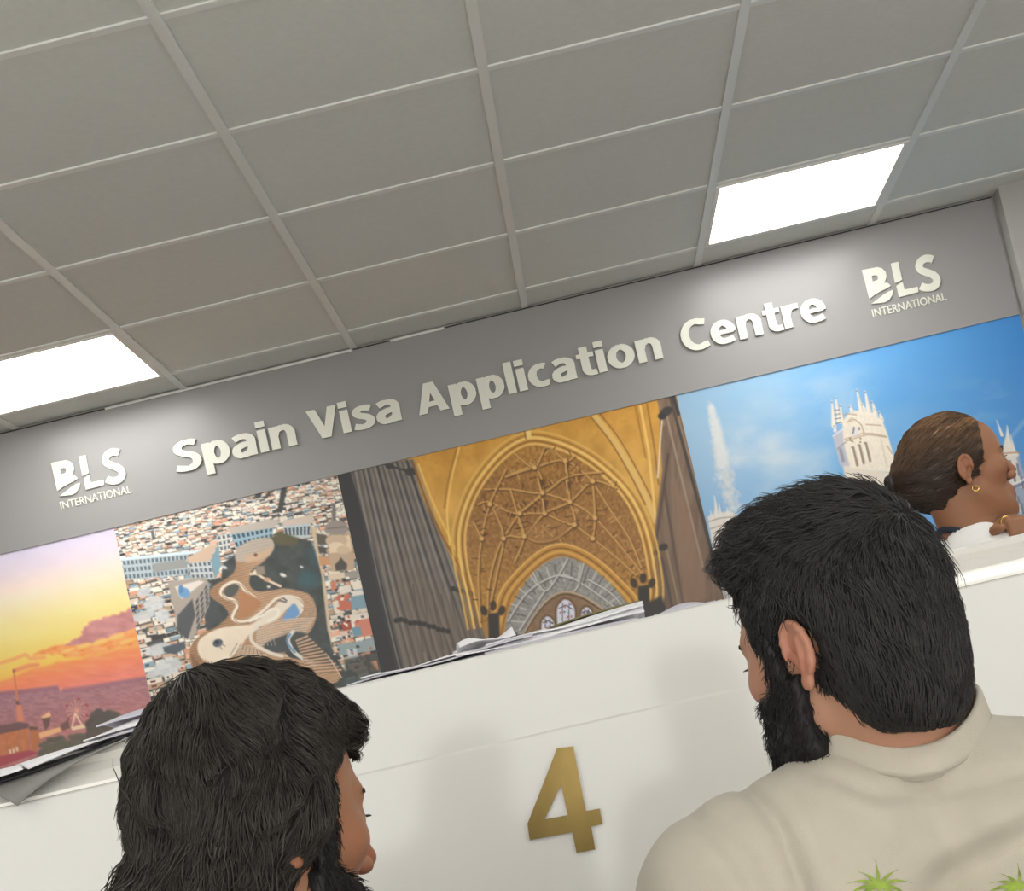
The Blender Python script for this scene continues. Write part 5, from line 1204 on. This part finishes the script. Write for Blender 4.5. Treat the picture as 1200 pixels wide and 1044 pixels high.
def tee_f(man, infl, T, cutx):
    def f(P):
        d = man.torsof(P, infl, arms=False)
        for sd in (-1, 1):
            sh, el, wr = [np.array(x) for x in man.limbs['arm'][sd]]
            d = su(d, caps(P, sh, sh+(el-sh)*.72, .060+infl, .066+infl), .045)
        q = T.l(P); q3 = np.stack([q[:, 0], (q[:, 1]-.010)*1.14, q[:, 2]], 1); hole = caps(q3, (.006, 0, cutx*.62), (.006, .02, .25), cutx, cutx*1.1)
        d = d+folds(P, T)
        d = ss(d, hole, .006)
        return np.maximum(d, -(q[:, 2]+.60))
    return f
tee = tee_f(man, .011, Tn, .072)
V, Q = surface(tee, Tn.o-np.array([.40, .32, .66]), Tn.o+np.array([.42, .36, .16]), .0052, 1)
shirt = link('t_shirt', from_arrays('t_shirt', V, Q, True), M_tee, body)
def collar(T, f, h, rx, ry, m, parent, name='collar', cx=.006, cy=.014, thick=.0035, lean=.10):
    """ribbed band standing on the neckline of garment f"""
    n = 72; t = np.linspace(0, 2*np.pi, n, endpoint=False); zs = np.linspace(.11, -.10, 85); rim = np.zeros(n)
    for i in range(n):
        L = np.stack([cx+rx*math.cos(t[i])+0*zs, cy+ry*math.sin(t[i])+0*zs, zs], 1); v = f(T.w(L)); k = np.flatnonzero(v < 0); rim[i] = zs[k[0]] if len(k) else np.nan
    ok = ~np.isnan(rim); rim = np.interp(np.arange(n), np.flatnonzero(ok), rim[ok], period=n)
    Bs = np.stack([np.ones(n), np.cos(t), np.sin(t), np.cos(2*t)], 1); rim = Bs @ np.linalg.lstsq(Bs, rim, rcond=None)[0]
    bm = bmesh.new(); rings = []
    prof = [(-.001, -.003), (-.0005, .0), (thick, .0012), (thick, .006), (thick*.9, h*.9), (thick*.4, h), (0, h*.97), (-thick*.3, h*.8), (-thick*.3, -.003)]
    for i in range(n):
        ring_ = []
        for dr, dz in prof:
            r_ = dr-lean*max(dz, 0); ring_.append(bm.verts.new(T.w((cx+(rx+r_)*math.cos(t[i]), cy+(ry+r_)*math.sin(t[i]), rim[i]+dz))))
        rings.append(ring_)
    k = len(prof)
    for i in range(n):
        for j in range(k):
            f_ = bm.faces.new((rings[i][j], rings[(i+1) % n][j], rings[(i+1) % n][(j+1) % k], rings[i][(j+1) % k])); f_.smooth = True
    return link(name, bm_mesh(name, bm), m, parent)
collar(Tn, tee, .027, .0775, .0705, M_tee, shirt, cy=.009, thick=.005)
# trousers and shoes
M_jean = mat('dark_denim', (52, 58, 72), 0.85, 0.15, 60)
def trousers(man, T, parent, m):
    def f(P):
        q = T.l(P); d = ellp(q, (0, .030, -.545), (.19, .145, .115))
        for sd in (-1, 1):
            hp, kn, an = [np.array(x) for x in man.limbs['leg'][sd]]
            d = su(d, caps(P, hp, kn, .094, .068), .04); d = su(d, caps(P, kn, an+np.array([0, 0, .03]), .066, .058), .02)
        return np.maximum(d, q[:, 2]+.47)
    V, Q = surface(f, T.o-np.array([.5, .5, 1.1]), T.o+np.array([.5, .75, -.4]), .012, 1)
    return link('trousers', from_arrays('trousers', V, Q, True), m, parent)
trousers(man, Tn, body, M_jean)
# green leaf print on the back of the shirt
M_leaf = mat('green_leaf_print', (122, 142, 52), 0.8, 0.4, 90)
bv_ = BVHTree.FromPolygons([tuple(v) for v in V], [tuple(q) for q in Q])
cam_p = Vector((0, 0, CZ))
def on_shirt(px, py):
    d = (wp(px, py, 1.0)-cam_p).normalized(); h = bv_.ray_cast(cam_p, d, 4.0)
    return (h[0]+h[1]*.0012*(1 if h[1].dot(d) < 0 else -1)) if h[0] is not None else None
def leaf_print(cx, cy, blades):
    bm = bmesh.new()
    for ang, L, w, curl in blades:
        lr = []
        for k in range(9):
            t = k/8; a2 = math.radians(ang+curl*t); x = cx+L*t*math.cos(a2); y = cy-L*t*math.sin(a2)
            hw = w*.55*math.sin(min(1, t*1.15+.10)*math.pi*.98)*.5+.2
            nx_, ny_ = math.sin(a2), math.cos(a2)
            a_, b_ = on_shirt(x+nx_*hw, y+ny_*hw), on_shirt(x-nx_*hw, y-ny_*hw)
            if a_ is None or b_ is None: break
            lr.append((bm.verts.new(a_), bm.verts.new(b_)))
        for k in range(len(lr)-1): bm.faces.new((lr[k][0], lr[k+1][0], lr[k+1][1], lr[k][1]))
    return link('leaf_print', bm_mesh('leaf_print', bm), M_leaf, shirt)
leaf_print(1030, 1040, [(92, 32, 6, 6), (64, 30, 7, -20), (118, 30, 7, 25), (38, 38, 7, -30), (142, 38, 7, 32), (18, 38, 7, -40), (164, 42, 7, 34), (0, 30, 7, -40), (182, 34, 7, 30), (270, 30, 9, 8)])
leaf_print(1196, 1042, [(90, 30, 6, 6), (118, 28, 7, 25), (140, 36, 7, 30), (160, 46, 7, 32), (178, 40, 7, 30), (60, 30, 7, -20), (30, 34, 7, -30), (270, 24, 9, 8)])

# ------------------------------------------------------------------ long-haired man (left)
SC = 1.0
HR = Rz(-42) @ Rx(-7)
o_ = np.array(wp(345, 970, 1.345))-HR @ np.array([.076*SC, -.01, 0])
H2 = Fr(o_, HR, SC)
Tn2 = Fr(np.array(wp(268, 1122, 1.43)), Rz(-4), 1.0)
SEAT2 = Tn2.o[2]-.62
man2 = Person(H2, Tn2, .058, {'ear': .95, 'width': 1.04, 'nose': 1.05}, limb(Tn2, Tn2.R @ np.array([0, 1, 0]), 1.04, SEAT2))
body2, hs2 = body_mesh(man2, 'person', Tn2.o-np.array([.45, .45, 1.12]), Tn2.o+np.array([.5, .75, .2]),
                       'man with long wavy dark hair and beard, facing right in front of the white counter', (150, 106, 78), (156, 92, 68), (96, 52, 46))
add_eyes(body2, H2, M_beard, ph=man2.ph)
def hairL(P):
    q = H2.l(P); a_ = np.abs(q[:, 0]); m = np.stack([a_, q[:, 1], q[:, 2]], 1)
    d = ellp(q, (0, .002, .046), (.083, .093, .104))
    d = su(d, ellp(q, (0, .046, .088), (.062, .052, .044)), .03)
    d = su(d, ellp(q, (0, .082, .086), (.052, .022, .022)), .015)
    d = su(d, ellp(q, (0, -.048, -.030), (.078, .050, .070)), .04)
    d = su(d, ellp(q, (0, -.086, -.085), (.064, .038, .058)), .03)
    d = np.minimum(d, skull(q, .009)); d = su(d, ellp(m, (.080, -.014, .016), (.018, .034, .040)), .015)
    yl = .032+.9*np.clip(q[:, 2]-.036, 0, .06)
    d = ss(d, np.maximum(yl-q[:, 1], q[:, 2]-.064), .012)
    d = ss(d, ellp(m, (.100, .058, -.056), (.060, .060, .082)), .012)
    d = ss(d, ellp(m, (.104, .006, -.050), (.030, .022, .040)), .008)
    d = np.maximum(d, -(q[:, 2]+.135))
    d = d+.0042*noise3(q, 2, 48)+.0022*noise3(q, 6, 130)
    return d*H2.sc
c2 = H2.w((0, 0, .0))
ho2, hv2 = hair_mesh('hair', hairL, c2-np.array([.18, .18, .17]), c2+np.array([.18, .18, .19]), .0036, M_cap, body2)
def flowL(P):
    q = H2.l(P); whorl = np.array([.0, -.045, .16]); rad = q-whorl
    d = norm(rad*np.array([1, 1, 1.0])); fr_ = np.clip((q[:, 1]-.03)/.06, 0, 1)[:, None]*np.clip((q[:, 2]-.05)/.03, 0, 1)[:, None]
    d = d*(1-fr_)+fr_*np.array([.25, .8, -.1])
    lowb = np.clip((.06-q[:, 2])/.06, 0, 1)[:, None]; d = d*(1-lowb)+lowb*np.array([0, -.25, -1.0])
    d = d+.75*np.stack([noise3(q, 3, 42), noise3(q, 7, 42), noise3(q, 9, 42)], 1)*np.array([1, 1, .4])
    return norm(d) @ H2.R.T
ql0 = H2.l(hv2)
strands('hair_strands', hairL, pick(hv2, 9000, 4, ql0[:, 2] > -.118), flowL, 12, .0062, .00068, .0045, M_hair2, ho2, .12, 12)
ql = H2.l(hv2); strands('hair_strands', hairL, pick(hv2, 420, 9, (ql[:, 1] < -.03) & (ql[:, 2] < .02) & (ql[:, 2] > -.11)), flowL, 12, .0062, .0009, .016, M_hair2, ho2, .35, 13)
def beardL(P):
    q = H2.l(P); a_ = np.abs(q[:, 0]); m = np.stack([a_, q[:, 1], q[:, 2]], 1)
    d = head_field(q, {'ear': .01, 'nose': 1.05})-.0075
    d = su(d, ellp(q, (0, .080, -.108), (.034, .030, .028)), .02)
    line = q[:, 2]+.034+np.clip(q[:, 1]-.040, 0, .06)*.40
    side = np.maximum(np.abs(q[:, 1]-.024)-.012, q[:, 2]-.04)
    reg = np.maximum(np.minimum(line, side), .006-q[:, 1]+np.clip(-.05-q[:, 2], 0, .1)*.5)
    d = si(d, reg, .008); d = ss(d, ellp(q, (0, .114, -.063), (.024, .018, .0078)), .003)
    return (d+.0012*noise3(q, 4, 160))*H2.sc
bo2, bv2 = hair_mesh('beard', beardL, c2-np.array([.16, .16, .18]), c2+np.array([.16, .16, .06]), .003, M_beard, body2)
def flowB2(P):
    q = H2.l(P); return norm(np.stack([q[:, 0]*2, .25+0*q[:, 1], -1+0*q[:, 2]], 1)) @ H2.R.T
strands('beard_strands', beardL, pick(bv2, 4200, 5), flowB2, 4, .0038, .0006, .004, M_beard, bo2, .35, 16)
M_navy = mat('navy_cotton', (44, 54, 72), 0.85, 0.08, 25, bump=0.3, bscale=900, spec=0.15)
tee2 = tee_f(man2, .012, Tn2, .066)
V, Q = surface(tee2, Tn2.o-np.array([.42, .36, .66]), Tn2.o+np.array([.42, .40, .16]), .007, 1)
shirt2 = link('t_shirt', from_arrays('t_shirt', V, Q, True), M_navy, body2)
collar(Tn2, tee2, .026, .0695, .0615, M_navy, shirt2, cy=.010)
trousers(man2, Tn2, body2, M_jean)

# plain chairs under the two men
M_chair = mat('grey_chair_plastic', (92, 94, 98), 0.5, 0.05, 10); M_steel = mat('chair_steel', (150, 150, 152), 0.35, 0.05, 20, metal=1.0)
def chair(T, seat, label):
    base = T.w((0, .05, 0)); root = empty('visitor_chair', (base[0], base[1], 0)); root.rotation_euler.z = math.atan2(T.R[1, 0], T.R[0, 0])
    tag(root, label, 'chair')
    box('seat', -.22, .22, -.20, .24, seat-.045, seat-.012, M_chair, root, .01)
    box('backrest', -.20, .20, -.245, -.215, seat+.12, seat+.32, M_chair, root, .01)
    for sx in (-.19, .19):
        box('back_post', sx-.011, sx+.011, -.215, -.195, seat-.02, seat+.30, M_steel, root)
        for sy in (-.18, .21): box('leg', sx-.011, sx+.011, sy-.011, sy+.011, 0, seat-.045, M_steel, root)
chair(Tn, SEAT, 'grey chair under the bearded man in the beige T-shirt')
chair(Tn2, SEAT2, 'grey chair under the man with long wavy hair')

# ------------------------------------------------------------------ clerk behind the counter
SC = .93
HR = Rz(-80) @ Rx(4)
o_ = np.array(wp(1133, 551, 3.30))-HR @ np.array([.072*SC, -.01, 0])
H3 = Fr(o_, HR, SC)
Tn3 = Fr(o_+np.array([-.022, .0, -.128]), Rz(-70), .92)
arm = {-1: (Tn3.w((-.165, 0, -.085)), Tn3.w((-.20, .14, -.26)), np.array(wp(1180, 640, 3.22))),
       1: (Tn3.w((.165, 0, -.085)), Tn3.w((.22, .08, -.34)), Tn3.w((.12, .28, -.30)))}
hand_o = np.array(wp(1184, 617, 3.22))
def hand3(P):
    # left hand raised in front of the chest, fingers curled
    c_ = hand_o; d = ellp(P, c_, (.034, .024, .022))
    for k in range(4):
        b_ = c_+np.array([-.014+.016*k, -.018, .010-.003*k]); m_ = b_+np.array([.004, -.022, -.004]); e_ = m_+np.array([.002, -.004, -.024]); t_ = e_+np.array([0, .012, -.010])
        d = su(d, chain(P, [b_, m_, e_, t_], [.0095, .009, .008, .007], .003), .003)
    d = su(d, chain(P, [c_+np.array([-.024, .0, -.006]), c_+np.array([-.034, -.018, -.002]), c_+np.array([-.026, -.036, -.002])], [.011, .0095, .008], .003), .004)
    return d
leg = {sd: (Tn3.w((sd*.09, .03, -.56)), Tn3.w((sd*.09, .04, -.98)), None) for sd in (-1, 1)}
for sd in leg: k_ = leg[sd][1].copy(); k_[2] = .47; an = k_.copy(); an[2] = .085; leg[sd] = (leg[sd][0], k_, an)
woman = Person(H3, Tn3, .049, {'ear': .92, 'width': .9, 'nose': .84, 'lips': 1.25, 'fem': 1.0}, {'arm': arm, 'leg': leg, 'fwd': Tn3.R @ np.array([0, 1, 0]), 'hand': {-1: hand3}})
hx = surface(hand3, hand_o-.09, hand_o+.09, .0022, 1)
body3, hs3 = body_mesh(woman, 'person', Tn3.o-np.array([.45, .45, 1.5]), Tn3.o+np.array([.45, .45, .2]),
                       'woman with brown tied-back hair and hoop earring behind the counter, facing right', (146, 102, 74), (146, 94, 68), (116, 62, 54), hh=.0024, extra=[hx])
M_brow = mat('brown_eyebrow', (52, 36, 28), 0.6, 0.1, 50)
add_eyes(body3, H3, M_brow, ph=woman.ph)
M_bh = mat_attr('brown_hair', 0.4, 0.4)
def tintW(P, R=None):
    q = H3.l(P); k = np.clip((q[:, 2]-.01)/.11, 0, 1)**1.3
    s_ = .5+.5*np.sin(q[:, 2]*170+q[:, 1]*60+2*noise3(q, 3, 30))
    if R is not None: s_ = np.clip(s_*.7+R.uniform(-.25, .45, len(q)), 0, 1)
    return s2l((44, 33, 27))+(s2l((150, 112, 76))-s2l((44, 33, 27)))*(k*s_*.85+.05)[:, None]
def hairW(P):
    q = H3.l(P); a_ = np.abs(q[:, 0]); m = np.stack([a_, q[:, 1], q[:, 2]], 1)
    d = ellp(q, (0, -.014, .041), (.080, .106, .096))
    d = su(d, ellp(q, (0, -.074, .000), (.058, .064, .070)), .03)
    d = su(d, ellp(q, (0, -.102, .016), (.040, .036, .040)), .03)
    d = np.minimum(d, skull(q, .006))
    yl = .036+.30*np.clip(q[:, 2]-.030, 0, .09)
    d = ss(d, np.maximum(yl-q[:, 1], q[:, 2]-.118), .012)
    d = ss(d, ellp(m, (.094, .052, -.035), (.040, .046, .060)), .008)
    d = ss(d, ellp(m, (.090, -.012, -.008), (.024, .024, .036)), .006)
    d = si(d, -(q[:, 2]+.080-.7*np.clip(-.04-q[:, 1], -.02, .1)), .008)
    return (d+.0012*np.sin(q[:, 2]*260+q[:, 1]*90)+.001*noise3(q, 6, 90))*H3.sc
c3 = H3.w((0, -.01, .02))
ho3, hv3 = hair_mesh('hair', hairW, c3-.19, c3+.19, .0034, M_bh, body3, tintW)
def flowW(P):
    q = H3.l(P); d = np.stack([-q[:, 0]*1.2, -1+0*q[:, 1], -.55*np.clip((q[:, 2]-.0)/.1, -.3, 1)-.15], 1)
    return norm(d) @ H3.R.T
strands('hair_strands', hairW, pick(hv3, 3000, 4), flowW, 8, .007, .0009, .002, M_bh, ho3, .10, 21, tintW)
bm = bmesh.new()
bc = H3.w((0, -.148, .024))
M_tie = mat('dark_hair_tie', (34, 28, 26), 0.6, 0.1, 40)
def torus_mesh(name, R1, r1, M4, seg=28, rs=10):
    V = []; F = []
    for i in range(seg):
        for j in range(rs):
            a_, b_ = 2*math.pi*i/seg, 2*math.pi*j/rs
            V.append((M4 @ Vector(((R1+r1*math.cos(b_))*math.cos(a_), (R1+r1*math.cos(b_))*math.sin(a_), r1*math.sin(b_))))[:])
            F.append([i*rs+j, ((i+1) % seg)*rs+j, ((i+1) % seg)*rs+(j+1) % rs, i*rs+(j+1) % rs])
    return from_arrays(name, V, F, True)
M4 = Matrix.Translation(Vector(bc)) @ Matrix(H3.R.tolist()).to_4x4() @ Matrix.Rotation(math.radians(90), 4, 'X')
link('hair_bun', torus_mesh('hair_bun', .009, .0075, M4), M_tie, ho3)
M_gold = mat('gold', (206, 170, 96), 0.22, 0.05, 20, metal=1.0)
er_ = H3.w((.079, -.010, -.040))
for sd in (1, -1):
    p = H3.w((sd*.0795, -.008, -.041)); M4 = Matrix.Translation(Vector(p)) @ Matrix(H3.R.tolist()).to_4x4() @ Matrix.Rotation(math.radians(62), 4, 'Y')
    link('hoop_earring', torus_mesh('hoop_earring', .0062, .0016, M4, 24, 8), M_gold, body3)
M4 = Matrix.Translation(Vector(hand_o+np.array([-.012, -.030, .008]))) @ Matrix.Rotation(math.radians(80), 4, 'X')
link('finger_ring', torus_mesh('finger_ring', .0098, .0018, M4, 24, 8), M_gold, body3)
M_blouse = mat('white_blouse', (238, 236, 232), 0.7, 0.02, 20, spec=0.2)
def blouse(P):
    q = Tn3.l(P); d = woman.torsof(P, .012, True)
    for sd in (-1, 1):
        sh, el, wr = [np.array(x) for x in arm[sd]]
        d = su(d, caps(P, sh, el, .062, .052), .03); d = su(d, caps(P, el, el+(wr-el)*.86, .052, .040), .02)
    d = d-.002*noise3(q, 3, 40)
    d = ss(d, caps(q, (0, .02, -.035), (0, .05, .2), .062, .085), .006)
    return np.maximum(d, -(q[:, 2]+.62))
V, Q = surface(blouse, Tn3.o-np.array([.42, .42, .66]), Tn3.o+np.array([.42, .42, .14]), .0075, 1)
bl = link('blouse', from_arrays('blouse', V, Q, True), M_blouse, body3)
M_nv = mat('dark_scarf', (40, 46, 58), 0.8, 0.1, 30)
collar(Tn3, blouse, .012, .064, .066, M_nv, bl, name='dark_neckband', cx=0, cy=.022, thick=.004)
M_skirt = mat('dark_trousers', (46, 46, 52), 0.85, 0.1, 30)
def trW(P):
    q = Tn3.l(P); d = ellp(q, (0, .030, -.56), (.175, .135, .12))
    for sd in (-1, 1):
        hp, kn, an = leg[sd]; d = su(d, caps(P, hp, kn, .092, .064), .03); d = su(d, caps(P, kn, an, .062, .050), .02)
    return np.maximum(d, q[:, 2]+.50)
V, Q = surface(trW, Tn3.o-np.array([.4, .4, 1.5]), Tn3.o+np.array([.4, .4, -.3]), .014, 1)
link('trousers', from_arrays('trousers', V, Q, True), M_skirt, body3)
